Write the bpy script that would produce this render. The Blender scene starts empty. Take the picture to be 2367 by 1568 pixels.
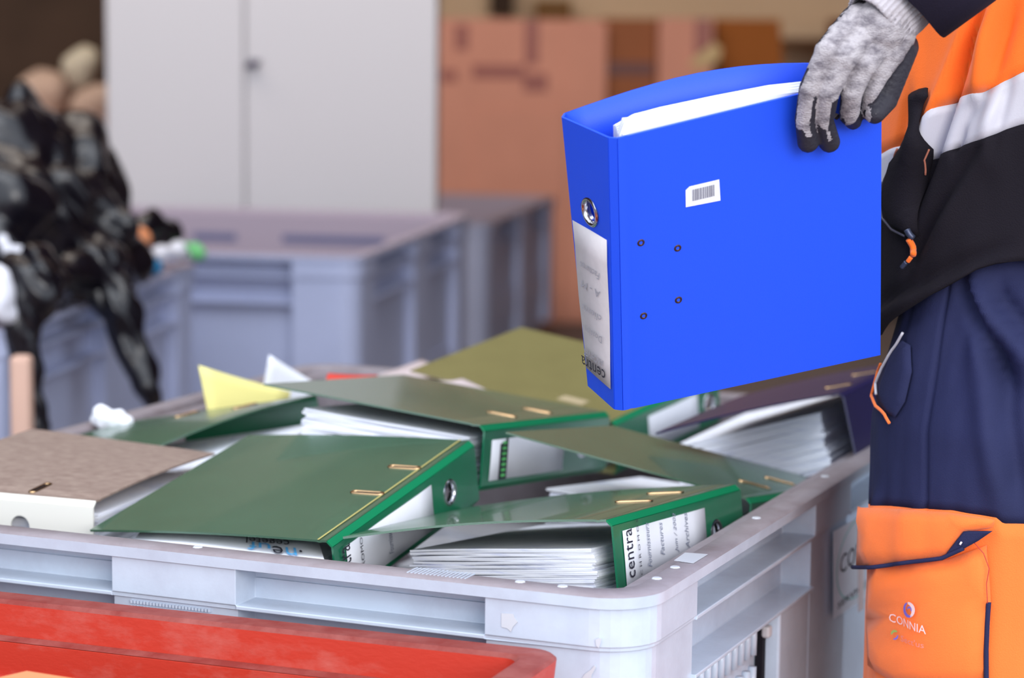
import bpy, bmesh, math, random
from mathutils import Vector, Matrix, noise
random.seed(7)
SC = bpy.context.scene
COL = SC.collection
PI = math.pi

# ------------------------------------------------------------------ camera
F_PX, CX, CY = 5588.0, 1183.5, 784.0
CAM = Vector((0, 0, 1.30))
_p, _r = math.radians(7.4), math.radians(0.6)
FWD = Vector((0, math.cos(_p), -math.sin(_p)))
_r0 = Vector((1, 0, 0))
_u0 = _r0.cross(FWD)
RIGHT = (math.cos(_r) * _r0 + math.sin(_r) * _u0).normalized()
UP = RIGHT.cross(FWD).normalized()
cd = bpy.data.cameras.new('camera')
cam = bpy.data.objects.new('camera', cd)
COL.objects.link(cam)
m = Matrix((RIGHT, UP, -FWD)).transposed().to_4x4()
m.translation = CAM
cam.matrix_world = m
cd.sensor_width = 36
cd.lens = F_PX / 2367 * 36
cd.clip_start = 0.05
cd.dof.use_dof = True
cd.dof.focus_distance = 2.48
cd.dof.aperture_fstop = 3.7
SC.camera = cam

# ------------------------------------------------------------------ light
SC.view_settings.view_transform = 'Standard'
SC.view_settings.look = 'None'
SC.view_settings.exposure = 0.38
SC.view_settings.gamma = 1
SC.view_settings.use_curve_mapping = False
w = bpy.data.worlds.new('sky')
SC.world = w
w.use_nodes = True
bg = w.node_tree.nodes['Background']
bg.inputs['Color'].default_value = (0.80, 0.88, 1.0, 1)
bg.inputs['Strength'].default_value = 1.5


def area(name, loc, target, sx, sy, power, color):
    l = bpy.data.lights.new(name, 'AREA')
    l.shape = 'RECTANGLE'
    l.size, l.size_y, l.energy, l.color = sx, sy, power, color
    o = bpy.data.objects.new(name, l)
    COL.objects.link(o)
    o.location = loc
    o.rotation_euler = (Vector(target) - Vector(loc)).to_track_quat('-Z', 'Y').to_euler()
    return o


area('fill_overhead_near', (-0.6, 1.6, 4.4), (0.1, 2.6, 0.8), 3.0, 2.0, 50, (0.95, 0.97, 1.0))  # fill light added overhead for the binder heap
area('fill_warm_far', (-1.5, 6.0, 4.7), (-0.3, 9.5, 1.2), 5.0, 2.0, 165, (1.0, 0.90, 0.80))  # warm fill added below the ceiling for back wall, boxes and cover sheen
area('doorway_daylight', (1.9, -2.5, 2.5), (0.0, 3.4, 0.9), 3.0, 2.2, 150, (1.0, 0.96, 0.93))


# ------------------------------------------------------------------ helpers
def ray(u, v):
    return FWD + (u - CX) / F_PX * RIGHT - (v - CY) / F_PX * UP


def at(u, v, y):                       # the world point seen at that place, at distance y
    d = ray(u, v)
    return CAM + d * (y / d.y)


def atz(u, v, z):                      # ... at height z
    d = ray(u, v)
    return CAM + d * ((z - CAM.z) / d.z)


def atplane(u, v, p0, n, off=0.0):     # ... on a plane
    d = ray(u, v)
    t = ((p0 + n * off) - CAM).dot(n) / d.dot(n)
    return CAM + d * t


def lin(c):
    return tuple((x / 255 / 12.92) if x / 255 <= .04045 else ((x / 255 + .055) / 1.055) ** 2.4 for x in c[:3]) + (1,)


MATS = {}


def mat(name, rgb, rough=.5, spec=.5, metal=0, var=0.0, vscale=30, bump=0.0, bscale=200, rgb2=None, mask=(0.45, 0.7),
        stretch=None, emit=None, sheen=0, coat=0):
    if name in MATS:
        return MATS[name]
    M = bpy.data.materials.new(name)
    M.use_nodes = True
    nt = M.node_tree
    b = nt.nodes['Principled BSDF']
    b.inputs['Roughness'].default_value = rough
    b.inputs['Specular IOR Level'].default_value = spec
    b.inputs['Metallic'].default_value = metal
    b.inputs['Sheen Weight'].default_value = sheen
    b.inputs['Coat Weight'].default_value = coat
    b.inputs['Base Color'].default_value = lin(rgb)
    tc = nt.nodes.new('ShaderNodeTexCoord')
    mp = nt.nodes.new('ShaderNodeMapping')
    nt.links.new(tc.outputs['Object'], mp.inputs['Vector'])
    if stretch:
        mp.inputs['Scale'].default_value = stretch
    if rgb2 is not None or var > 0:
        n = nt.nodes.new('ShaderNodeTexNoise')
        n.inputs['Scale'].default_value = vscale
        n.inputs['Detail'].default_value = 8
        n.inputs['Roughness'].default_value = .65
        nt.links.new(mp.outputs[0], n.inputs['Vector'])
        r = nt.nodes.new('ShaderNodeValToRGB')
        if rgb2 is not None:
            r.color_ramp.elements[0].position, r.color_ramp.elements[1].position = mask
            c1, c2 = lin(rgb), lin(rgb2)
        else:
            r.color_ramp.elements[0].position, r.color_ramp.elements[1].position = .3, .7
            L = lin(rgb)
            c1 = tuple(x * (1 - var) for x in L[:3]) + (1,)
            c2 = tuple(min(1, x * (1 + var)) for x in L[:3]) + (1,)
        r.color_ramp.elements[0].color, r.color_ramp.elements[1].color = c1, c2
        nt.links.new(n.outputs['Fac'], r.inputs['Fac'])
        nt.links.new(r.outputs['Color'], b.inputs['Base Color'])
    if bump > 0:
        n2 = nt.nodes.new('ShaderNodeTexNoise')
        n2.inputs['Scale'].default_value = bscale
        n2.inputs['Detail'].default_value = 4
        nt.links.new(mp.outputs[0], n2.inputs['Vector'])
        bp = nt.nodes.new('ShaderNodeBump')
        bp.inputs['Strength'].default_value = bump
        bp.inputs['Distance'].default_value = .002
        nt.links.new(n2.outputs['Fac'], bp.inputs['Height'])
        nt.links.new(bp.outputs['Normal'], b.inputs['Normal'])
    MATS[name] = M
    return M


# the materials of the place
GREEN = mat('green binder paper', (0, 104, 70), .36, 1.0, coat=.35, var=.10, vscale=18, bump=.10, bscale=900)
GREENE = mat('green binder edge', (0, 120, 78), .4, .5)
GREENC = mat('green cover paper with sheen tint', (66, 98, 78), .27, 1.0, coat=.3, var=.08, vscale=18, bump=.10, bscale=900)  # reflected sheen put into the base colour of the green covers
GREEN_WARM = mat('green cover paper with warm sheen tint', (126, 120, 76), .30, 1.0, coat=.2, var=.08, vscale=18, bump=.10, bscale=900)  # green cover too; strong warm reflection painted into its base colour
BLUE = mat('blue binder vinyl', (26, 78, 226), .5, .4, bump=.12, bscale=1200)
NAVYB = mat('dark blue binder vinyl', (28, 26, 74), .35, .7, bump=.1, bscale=900)
CREAM = mat('cream binder spine paper', (232, 230, 222), .6, .3)
MARBLE = mat('grey brown marbled paper', (132, 112, 104), .5, .4, rgb2=(168, 150, 138), vscale=60, mask=(.4, .75),
             stretch=(1, 3, 1))
PAPER = mat('office paper', (236, 238, 246), .7, .2, var=.05, vscale=8)
PAPERS = mat('paper edges', (240, 242, 250), .8, .2, rgb2=(200, 206, 234), vscale=20, mask=(.50, .80), stretch=(1, 1, 16))
LABEL = mat('label paper', (222, 224, 232), .6, .3, var=.03, vscale=30)
LABELB = mat('worn label paper', (200, 196, 200), .6, .3, var=.06, vscale=60)
INK = mat('black ink', (48, 46, 60), .6, .2)
PENCIL = mat('faded pen ink', (132, 138, 158), .7, .2)
INKB = mat('light blue ink', (92, 176, 232), .6, .2)
BRASS = mat('brass', (206, 170, 128), .22, .5, metal=1)
STEEL = mat('nickel steel', (205, 205, 212), .18, .5, metal=1)
DARK = mat('hole shade and plinth black', (18, 14, 22), .7, .2)
GREY = mat('grey crate plastic', (196, 208, 224), .22, .6, rgb2=(178, 186, 202), vscale=9, mask=(.4, .75), bump=.05,
           bscale=300)
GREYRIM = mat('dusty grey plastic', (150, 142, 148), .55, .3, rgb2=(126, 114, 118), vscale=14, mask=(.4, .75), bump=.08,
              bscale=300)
GREYBG = mat('blue grey crate plastic', (172, 178, 206), .5, .4, var=.06, vscale=4)
RED = mat('red crate plastic', (190, 56, 40), .45, .35, rgb2=(196, 108, 98), vscale=9, mask=(.50, .78), bump=.15, bscale=90,
          stretch=(1, 1, 2.2))
REDRIM = mat('dusty red plastic', (128, 46, 40), .6, .3, rgb2=(152, 84, 78), vscale=22, mask=(.4, .75), bump=.2, bscale=120)
WHITEM = mat('painted white steel', (190, 186, 189), .45, .4)
ORANGE = mat('hi vis orange cloth', (255, 116, 36), .75, .25, bump=.25, bscale=900, sheen=.2)
ORANGE2 = mat('orange trouser cloth', (255, 124, 56), .8, .2, bump=.3, bscale=800, sheen=.2)
REFL = mat('silver reflective tape', (196, 194, 204), .5, .5, bump=.1, bscale=500)
BLACKC = mat('black softshell cloth', (24, 20, 28), .85, .2, bump=.35, bscale=700)
NAVYC = mat('navy trouser cloth', (38, 42, 76), .8, .2, bump=.3, bscale=800, var=.1, vscale=12)
SLEEVE = mat('dark navy sleeve cloth', (34, 30, 48), .85, .2, bump=.3, bscale=700)
KNIT = mat('grey knitted yarn', (174, 168, 172), .9, .15, rgb2=(86, 80, 90), vscale=60, mask=(.42, .72), bump=1.0, bscale=420, stretch=(1, .6, 1.8))
RUBBER = mat('black nitrile coating', (38, 36, 46), .6, .35, bump=.4, bscale=300)
CUFFM = mat('grey rib knit', (178, 172, 178), .9, .15, rgb2=(120, 106, 100), vscale=25, mask=(.5, .75), bump=.5, bscale=500)
CARD = mat('pinkish brown cardboard', (212, 148, 126), .85, .15, var=.06, vscale=3)
CARD2 = mat('brown cardboard', (150, 92, 62), .85, .15, var=.06, vscale=3)
CARD3 = mat('orange brown cardboard', (156, 90, 42), .85, .15, var=.06, vscale=3)
TAPE = mat('brown packing tape', (152, 84, 72), .4, .4)
TAPED = mat('dark brown tape', (96, 44, 36), .4, .4)
BAG = mat('black bin liner film', (12, 9, 18), .27, .6, bump=.3, bscale=20)
SKIN = mat('skin', (196, 150, 128), .6, .3)
HAIR = mat('dark hair', (50, 38, 30), .7, .3)


def obj(name, V, F, material, parent=None, smooth=False, loc=(0, 0, 0)):
    me = bpy.data.meshes.new(name)
    loc = Vector(loc)
    me.from_pydata([Vector(v) - loc for v in V], [], F)
    me.update()
    o = bpy.data.objects.new(name, me)
    if material is not None:
        me.materials.append(material)
    if smooth:
        for p in me.polygons:
            p.use_smooth = True
    COL.objects.link(o)
    if parent is not None:
        o.parent = parent
    else:
        o.location = loc
    return o


def tag(o, label, cat, group=None, kind=None):
    if label:
        o['label'] = label
    if cat:
        o['category'] = cat
    if group:
        o['group'] = group
    if kind:
        o['kind'] = kind
    return o


def struct(o):
    o['kind'] = 'structure'
    return o


def empty(name, loc, label, cat, group=None, rz=0):
    o = bpy.data.objects.new(name, None)
    o.empty_display_size = .05
    COL.objects.link(o)
    o.location = loc
    o.rotation_euler = (0, 0, rz)
    return tag(o, label, cat, group)


def bevel(o, wd=.002, seg=2, ang=35):
    b = o.modifiers.new('bevel', 'BEVEL')
    b.width, b.segments, b.limit_method, b.angle_limit = wd, seg, 'ANGLE', math.radians(ang)
    return o


def solid(o, t, off=-1):
    s = o.modifiers.new('thick', 'SOLIDIFY')
    s.thickness, s.offset = t, off
    return o


def weld(o, d=1e-5, normals=True):
    bm = bmesh.new()
    bm.from_mesh(o.data)
    bmesh.ops.remove_doubles(bm, verts=bm.verts, dist=d)
    if normals:
        bmesh.ops.recalc_face_normals(bm, faces=bm.faces)
    bm.to_mesh(o.data)
    bm.free()
    return o


class MB:
    def __init__(s):
        s.V, s.F = [], []

    def add(s, V, F):
        n = len(s.V)
        s.V += [Vector(v) for v in V]
        s.F += [tuple(i + n for i in f) for f in F]
        return s

    def box(s, a, b):
        (x0, y0, z0), (x1, y1, z1) = a, b
        V = [(x, y, z) for z in (z0, z1) for y in (y0, y1) for x in (x0, x1)]
        return s.add(V, [(0, 2, 3, 1), (4, 5, 7, 6), (0, 1, 5, 4), (2, 6, 7, 3), (0, 4, 6, 2), (1, 3, 7, 5)])

    def obox(s, o, ax, ay, az):       # oriented box: corner and three edge vectors
        o, ax, ay, az = map(Vector, (o, ax, ay, az))
        V = [o + ax * i + ay * j + az * k for k in (0, 1) for j in (0, 1) for i in (0, 1)]
        return s.add(V, [(0, 2, 3, 1), (4, 5, 7, 6), (0, 1, 5, 4), (2, 6, 7, 3), (0, 4, 6, 2), (1, 3, 7, 5)])

    def loft(s, loops, close=True, cap0=False, cap1=False):
        n0 = len(s.V)
        k = len(loops[0])
        for L in loops:
            s.V += [Vector(v) for v in L]
        for i in range(len(loops) - 1):
            for j in range(k if close else k - 1):
                a, b = n0 + i * k + j, n0 + i * k + (j + 1) % k
                s.F.append((a, b, b + k, a + k))
        if cap0:
            s.F.append(tuple(n0 + j for j in reversed(range(k))))
        if cap1:
            s.F.append(tuple(n0 + (len(loops) - 1) * k + j for j in range(k)))
        return s

    def tube(s, pts, r, k=8, caps=True):
        pts = [Vector(p) for p in pts]
        rs = r if isinstance(r, (list, tuple)) else [r] * len(pts)
        loops = []
        up = None
        for i, p in enumerate(pts):
            d = (pts[min(i + 1, len(pts) - 1)] - pts[max(i - 1, 0)]).normalized()
            if up is None:
                up = d.orthogonal().normalized()
            up = (up - d * up.dot(d)).normalized()
            sd = d.cross(up)
            loops.append([p + (up * math.cos(2 * PI * j / k) + sd * math.sin(2 * PI * j / k)) * rs[i] for j in range(k)])
        return s.loft(loops, True, caps, caps)

    def build(s, name, material, parent=None, smooth=False, loc=(0, 0, 0)):
        return obj(name, s.V, s.F, material, parent, smooth, loc)


def rrect(x0, x1, y0, y1, r, seg=6, z=0):
    P = []
    for cx, cy, a0 in ((x1 - r, y0 + r, -90), (x1 - r, y1 - r, 0), (x0 + r, y1 - r, 90), (x0 + r, y0 + r, 180)):
        for i in range(seg + 1):
            a = math.radians(a0 + 90 * i / seg)
            P.append((cx + r * math.cos(a), cy + r * math.sin(a), z))
    return P


def fill2d(outline, holes=(), cuts=0):
    """triangulated plate with holes -> (2-D points, faces)"""
    bm = bmesh.new()
    for loop in [outline] + list(holes):
        vs = [bm.verts.new((x, y, 0)) for x, y in loop]
        for i in range(len(vs)):
            bm.edges.new((vs[i], vs[(i + 1) % len(vs)]))
    bmesh.ops.triangle_fill(bm, use_beauty=True, edges=bm.edges[:], normal=(0, 0, 1))
    for _ in range(cuts):
        bmesh.ops.subdivide_edges(bm, edges=bm.edges[:], cuts=1, use_grid_fill=True)
    bmesh.ops.recalc_face_normals(bm, faces=bm.faces)
    bm.verts.index_update()
    V = [(v.co.x, v.co.y) for v in bm.verts]
    F = [tuple(v.index for v in f.verts) for f in bm.faces]
    bm.free()
    return V, F


_TC = {}


def text_mesh(body, shear=0.0, spacing=1.0):
    key = (body, shear, spacing)
    if key not in _TC:
        cu = bpy.data.curves.new('t', 'FONT')
        cu.body = body
        cu.size = 1
        cu.shear = shear
        cu.space_character = spacing
        cu.resolution_u = 2
        o = bpy.data.objects.new('t', cu)
        COL.objects.link(o)
        dg = bpy.context.evaluated_depsgraph_get()
        me = bpy.data.meshes.new_from_object(o.evaluated_get(dg))
        V = [v.co.copy() for v in me.vertices]
        F = [tuple(p.vertices) for p in me.polygons]
        bpy.data.objects.remove(o)
        bpy.data.curves.remove(cu)
        bpy.data.meshes.remove(me)
        _TC[key] = (V, F)
    return _TC[key]


def text(name, body, org, xd, yd, material, parent, loc, width=None, height=None, shear=0.0, spacing=1.0, lift=.0004,
         fn=None):
    """flat print: org + x*xd + y*yd ; scaled to width (along xd) and height (of the full text box)"""
    V, F = text_mesh(body, shear, spacing)
    x0, x1 = min(v.x for v in V), max(v.x for v in V)
    y0, y1 = min(v.y for v in V), max(v.y for v in V)
    n = Vector(xd).cross(Vector(yd)).normalized()
    sx = (width / (x1 - x0)) if width else None
    sy = (height / (y1 - y0)) if height else None
    sx = sx or sy
    sy = sy or sx
    W = []
    for v in V:
        a, b = (v.x - x0) * sx, (v.y - y0) * sy
        W.append(fn(a, b) if fn else Vector(org) + Vector(xd) * a + Vector(yd) * b + n * lift)
    return obj(name, W, F, material, parent, loc=loc)


def capsules(name, caps, voxel, material, parent, loc=(0, 0, 0), smooth_it=4, disp=None):
    """one continuous surface grown around tapered capsules"""
    bm = bmesh.new()
    for p0, r0, p1, r1 in caps:
        p0, p1 = Vector(p0), Vector(p1)
        d = p1 - p0
        n = max(2, int(d.length / (min(r0, r1) * .5)) + 1)
        n = min(n, 14)
        for i in range(n + 1):
            f = i / n
            bmesh.ops.create_icosphere(bm, subdivisions=2, radius=r0 + (r1 - r0) * f,
                                       matrix=Matrix.Translation(p0 + d * f - Vector(loc)))
    me = bpy.data.meshes.new(name)
    bm.to_mesh(me)
    bm.free()
    o = bpy.data.objects.new(name, me)
    COL.objects.link(o)
    r = o.modifiers.new('r', 'REMESH')
    r.mode = 'VOXEL'
    r.voxel_size = voxel
    s = o.modifiers.new('s', 'SMOOTH')
    s.factor, s.iterations = .5, smooth_it
    dg = bpy.context.evaluated_depsgraph_get()
    me2 = bpy.data.meshes.new_from_object(o.evaluated_get(dg))
    bpy.data.objects.remove(o)
    me2.name = name
    if disp:
        nr = [v.normal.copy() for v in me2.vertices]
        for v, n in zip(me2.vertices, nr):
            v.co += n * disp(v.co + Vector(loc), n)
    for p in me2.polygons:
        p.use_smooth = True
    me2.materials.clear()
    if material is not None:
        me2.materials.append(material)
    o2 = bpy.data.objects.new(name, me2)
    COL.objects.link(o2)
    if parent is not None:
        o2.parent = parent
    else:
        o2.location = loc
    return o2


def copy_tree(o, parent=None):
    c = o.copy()
    COL.objects.link(c)
    c.parent = parent
    for ch in [x for x in COL.objects if x.parent == o]:
        copy_tree(ch, c)
    return c


# ------------------------------------------------------------------ the building
FLOORM = mat('grey concrete', (120, 108, 104), .8, .3, var=.1, vscale=2)
WALLM = mat('tan wall', (222, 190, 156), .8, .2, var=.05, vscale=1.5)
WALLD = mat('dark brown boards', (62, 46, 36), .8, .2, var=.3, vscale=2)
CEILM = mat('brown timber ceiling', (150, 112, 74), .8, .2, var=.15, vscale=1.5)
struct(MB().box((-6, -3, -.1), (6, 13, 0)).build('floor', FLOORM))
struct(MB().box((-6, 12.5, 0), (6, 12.7, 5)).build('wall_back', WALLM))
struct(MB().box((-6.2, 0.5, 0), (-6, 12.7, 5)).build('wall_left', WALLD))
struct(MB().box((1.95, 3.6, 0), (2.15, 12.7, 5)).build('shade_wall_right', WALLD))  # unseen, set close in to block light from the rear crates' sides
struct(MB().box((-6.2, 4.2, 5), (6.2, 12.7, 5.1)).build('ceiling', CEILM))
struct(MB().box((-6, 12.42, 1.52), (6, 12.5, 1.60)).build('trim_1', WALLD))


# ------------------------------------------------------------------ big grey crate
def relief(mb, o, xd, n, xs, zs, dep):
    """faces of a wall with recessed cells; o origin at x=0,z=0; xd along; n outward; dep(i,j)"""
    o, xd, n = Vector(o), Vector(xd), Vector(n)

    def P(x, z, d):
        return o + xd * x + Vector((0, 0, z)) - n * d
    nx, nz = len(xs) - 1, len(zs) - 1
    D = [[dep(i, j) for j in range(nz)] for i in range(nx)]
    for i in range(nx):
        for j in range(nz):
            d = D[i][j]
            mb.add([P(xs[i], zs[j], d), P(xs[i + 1], zs[j], d), P(xs[i + 1], zs[j + 1], d), P(xs[i], zs[j + 1], d)],
                   [(0, 1, 2, 3)])
            if i + 1 < nx and abs(D[i + 1][j] - d) > 1e-6:
                e = D[i + 1][j]
                x = xs[i + 1]
                mb.add([P(x, zs[j], d), P(x, zs[j], e), P(x, zs[j + 1], e), P(x, zs[j + 1], d)], [(0, 1, 2, 3)])
            if j + 1 < nz and abs(D[i][j + 1] - d) > 1e-6:
                e = D[i][j + 1]
                z = zs[j + 1]
                mb.add([P(xs[i], z, d), P(xs[i + 1], z, d), P(xs[i + 1], z, e), P(xs[i], z, e)], [(0, 1, 2, 3)])


CW, CD, CH = 1.04, 1.30, .76


def crate(label, group, M1, M2, detail=True, group_ok=True):
    """pallet box. local: x in [-CW,0] along the front, y in [0,CD] along the side, z up"""
    t = empty('pallet_crate', (0, 0, 0), label, 'crate', group)
    R = .055
    zb = .13

    def side(o, xd, n, L, mid0, mid1):
        mb = MB()
        a, b = .165, L - .165
        zs = [zb, .26, .40, .56, .641, .645, .703, .7075, .729, .733, .748]
        xs = [R, a, mid0, mid1, b, L - R]

        def dep(i, j):
            if i in (1, 3):
                if j in (5, 7, 9):
                    return .041
                if j in (6, 4):
                    return 0.0
                if j == 8:
                    return .044
                return (.030, .022, .030, .030)[j]
            if j >= 7:
                return 0.0
            if j == 6:
                return .002
            return .005
        relief(mb, o, xd, n, xs, zs, dep)
        return mb
    mb = MB()
    for (o, xd, n, L, m0, m1) in (((0, 0, 0), (-1, 0, 0), (0, -1, 0), CW, .445, .594), ((-CW, CD, 0), (1, 0, 0), (0, 1, 0), CW, .445, .594),
                                  ((0, 0, 0), (0, 1, 0), (1, 0, 0), CD, .60, .76), ((-CW, 0, 0), (0, 1, 0), (-1, 0, 0), CD, .60, .76)):
        s = side(o, xd, n, L, m0, m1)
        mb.add(s.V, s.F)
    # rounded corners
    for cx, cy, a0 in ((-R, R, -90), (-R, CD - R, 0), (-CW + R, CD - R, 90), (-CW + R, R, 180)):
        def arc(off, z):
            return [(cx + (R - off) * math.cos(math.radians(a0 + 90 * i / 8)), cy + (R - off) * math.sin(math.radians(a0 + 90 * i / 8)), z)
                    for i in range(9)]
        mb.loft([arc(.005, zb), arc(.005, .703), arc(.002, .703), arc(.002, .7075), arc(0, .7075), arc(0, .748)], close=False)
    body = weld(mb.build('body', M1, t, smooth=False))
    bevel(body, .0022, 2, 40)
    body.modifiers['bevel'].harden_normals = False
    # rim and inner walls
    mb = MB()
    prof = [(.003, .7465), (.004, .758), (.001, .7605), (-.024, .7605), (-.027, .757), (-.027, .7505), (-.050, .7495), (-.051, .14)]
    loops = [rrect(-CW - o_, o_, -o_, CD + o_, R + (o_ if o_ > -.02 else o_ * .55), 8, z) for o_, z in prof]
    mb = MB().loft(loops[1:], True, False, True)
    lip = MB().loft(loops[:2], True).build('lip', M1, t, smooth=True)
    rim = mb.build('rim', M2, t, smooth=True)
    rim.modifiers.new('e', 'EDGE_SPLIT').split_angle = math.radians(50)
    # feet / runners
    for k in range(3):
        x = -CW + .06 + k * (CW - .12 - .1) / 2
        bevel(MB().box((x, .04, 0), (x + .1, CD - .04, .135)).build('runner', M1, t), .006)
    if detail:
        # ventilated grille below the shelf on the side
        for row, (z0, z1) in enumerate(((.592, .634), (.535, .582), (.47, .525))):
            for k in range(12):
                y = .180 + k * .0235
                pts = [(-.026, y + .006, z1), (-.026, y + .006, z0 + .004)]
                m2 = MB()
                for dx, r in ((0, .0052),):
                    m2.tube([(p[0], p[1], p[2]) for p in pts], [r, r * .9], 6)
                m2.build('slat', M1, t, smooth=True)
        MB().box((-.028, .462, .14), (-.020, .474, .640)).build('gap_shade_strip', DARK, t)  # dark strip stands in for the shade inside the gap
        bevel(MB().box((-.026, .476, .14), (-.004, .595, .640)).build('corner_panel', M1, t), .003)
        bevel(MB().box((-.022, .461, .612), (-.012, .475, .626)).build('latch', WHITEM, t), .003)
        # hatched grip plate on the pillar
        m2 = MB()
        for a in range(25):
            for b in range(3):
                x, z = -.478 - a * .0039, .686 + b * .0052
                m2.box((x - .0013, .0022, z), (x + .0013, .0052, z + .003))
        pl = m2.build('grip_dots', M1, t)
        pl['kind'] = 'stuff'
        # small drain studs on the rim
        for (x, y) in ((-.09, .018), (-.135, .018), (-.018, .09), (-.018, .145), (-.018, .70), (-.50, .018), (-.018, .42)):
            m2 = MB().loft([[(x + r * math.cos(a * PI / 4), y + r * math.sin(a * PI / 4), z) for a in range(8)]
                            for r, z in ((.006, .7600), (.0045, .7615))], True, False, True)
            m2.build('stud', STUD, t, smooth=False)
        m2 = MB()
        for a in range(16):
            m2.box((-.19 - a * .0042, .006, .7603), (-.1885 - a * .0042, .030, .7612))
        m2.build('ribbed_grip', M1, t)
    return t


STUD = mat('worn pale plastic', (198, 202, 210), .4, .5)
YAW = math.radians(23.0)
main = crate('large light grey plastic pallet crate heaped with binders', None, GREY, GREYRIM)
main.location = (.1277, 2.2605, 0)
main.rotation_euler = (0, 0, -YAW)
main.scale = (1, 1, .9945)
E1 = Vector((-math.cos(YAW), math.sin(YAW), 0))     # along the front, to the left
E2 = Vector((math.sin(YAW), math.cos(YAW), 0))      # along the side, away
MP = Vector((.1277, 2.2605, 0))


def cw(s, t, z):                                      # crate coordinates to world
    return MP + E1 * s + E2 * t + Vector((0, 0, z))


# paper scraps and stickers on the crate (local coordinates of the crate)
def flat_poly(name, pts, material, parent, cuts=0):
    return obj(name, pts, [tuple(range(len(pts)))], material, parent)


def on_front(u, v, off=.0006):
    p = atplane(u, v, MP, -E2, off)
    q = p - MP
    return Vector((-q.dot(E1), q.dot(E2), q.z))


def on_right(u, v, off=.0006):
    p = atplane(u, v, MP, -E1, off)
    q = p - MP
    return Vector((-q.dot(E1), q.dot(E2), q.z))


solid(flat_poly('sticker_scrap', [on_front(*q) for q in ((1159, 1409), (1187, 1410), (1190, 1420), (1197, 1429), (1186, 1440), (1181, 1452), (1172, 1444), (1159, 1441))],
                STUD, main), .0003, 0)['label'] = 'torn white sticker remnant'
solid(flat_poly('sticker_scrap', [on_front(*q) for q in ((1376, 1470), (1385, 1466), (1391, 1468), (1388, 1480), (1384, 1490), (1378, 1484))],
                STUD, main), .0003, 0)
solid(flat_poly('sticker_scrap', [on_front(u, v, -.004) for u, v in ((1340, 1568), (1352, 1550), (1366, 1540), (1374, 1530), (1378, 1534), (1368, 1552), (1366, 1575), (1345, 1600))],
                STUD, main), .0003, 0)
solid(flat_poly('sticker_scrap', [Vector((-.0065, y, .7612)) + Vector((x, 0, 0)) for x, y in ((0, .168), (-.022, .172), (-.024, .212), (0, .215))], STUD, main), .0004, 0)
# label card in its holder on the right face
card = solid(flat_poly('label_card', [on_right(*q) for q in ((1927, 1222), (1999, 1180), (2000, 1378), (1927, 1425))], LABEL, main), .0005, 0)
card['label'] = 'white printed label card with a pale green ring'
RINGG = mat('pale green print', (150, 205, 200), .6, .2)
cc = Vector((0.0012, .80, .642))
mb = MB()
for i in range(48):
    a0, a1 = 2 * PI * i / 48, 2 * PI * (i + 1) / 48
    mb.add([cc + Vector((0, .105 * math.cos(a) * k, .052 * math.sin(a) * k)) for a, k in ((a0, 1), (a1, 1), (a1, .965), (a0, .965))], [(0, 1, 2, 3)])
mb.build('ring_print', RINGG, card)
text('print', 'COVED', (.0010, .712, .636), (0, 1, 0), (0, 0, 1), INK, card, (0, 0, 0), width=.16, height=.024)
text('print', 'SERVICES', (.0010, .705, .594), (0, 1, 0), (0, 0, 1), INK, card, (0, 0, 0), width=.15, height=.008)
solid(flat_poly('card_holder', [on_right(u, v, .0012) for u, v in ((1984, 1189), (1996, 1182), (1996, 1402), (1984, 1410))], mat('clear plastic strip', (226, 206, 204), .4, .5), main), .0008, 0)

# ------------------------------------------------------------------ red crate
ry = math.radians(20.6)
r1 = Vector((math.cos(ry), -math.sin(ry), 0))
red = empty('storage_crate', (.0545, 2.262, 0), 'scuffed red plastic crate in the foreground', 'crate', rz=-ry)
RZ = .705
prof = [(-.020, 0.0), (-.012, .66), (-.004, .662), (0, RZ - .003), (-.003, RZ), (-.030, RZ), (-.034, RZ - .004), (-.036, RZ - .037), (-.050, RZ - .040), (-.054, .40), (-.058, .05)]
mb = MB()
loops = [rrect(-.86 - o_, o_, -.60 - o_, o_, .03 + o_ * .4, 6, z) for o_, z in prof]
mb.loft(loops[:4], True)
o = mb.build('outer_wall', RED, red, smooth=True)
o.modifiers.new('e', 'EDGE_SPLIT').split_angle = math.radians(40)
mb = MB().loft(loops[3:7], True)
o = mb.build('rim', REDRIM, red, smooth=True)
o.modifiers.new('e', 'EDGE_SPLIT').split_angle = math.radians(40)
mb = MB().loft(loops[6:], True, False, True)
o = mb.build('inner_wall', RED, red, smooth=True)
o.modifiers.new('e', 'EDGE_SPLIT').split_angle = math.radians(40)
MB().loft([rrect(-.86 + .0365, -.0365, -.60 + .0365, -.0365, .016, 6, RZ - .0365), rrect(-.86 + .049, -.049, -.60 + .049, -.049, .012, 6, RZ - .0390)], True).build('ledge', REDRIM, red)
b = bevel(MB().box((-.155, -.066, .50), (-.050, -.044, RZ - .047)).build('inner_rib', RED, red), .006, 3)
b = bevel(MB().box((-.66, -.066, .50), (-.50, -.044, RZ - .075)).build('inner_rib', RED, red), .006, 3)
# carton inside the red crate
b0 = at(62, 1550, 2.205)
xd, yd = Vector((math.cos(ry + .1), -math.sin(ry + .1), 0)), Vector((-math.sin(ry) - .5, -math.cos(ry), 0)).normalized()
mb = MB().obox(b0 - Vector((0, 0, .3)), xd * .26, yd * .22, Vector((0, 0, .3)))
CARDP = mat('peach cardboard', (222, 144, 100), .8, .2, var=.04, vscale=6)
tag(bevel(mb.build('carton', CARDP, None, loc=b0 - Vector((0, 0, .3))), .002), 'peach cardboard carton inside the red crate', 'box')


# ------------------------------------------------------------------ binders
def V3(*a):
    return Vector(a)


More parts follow.
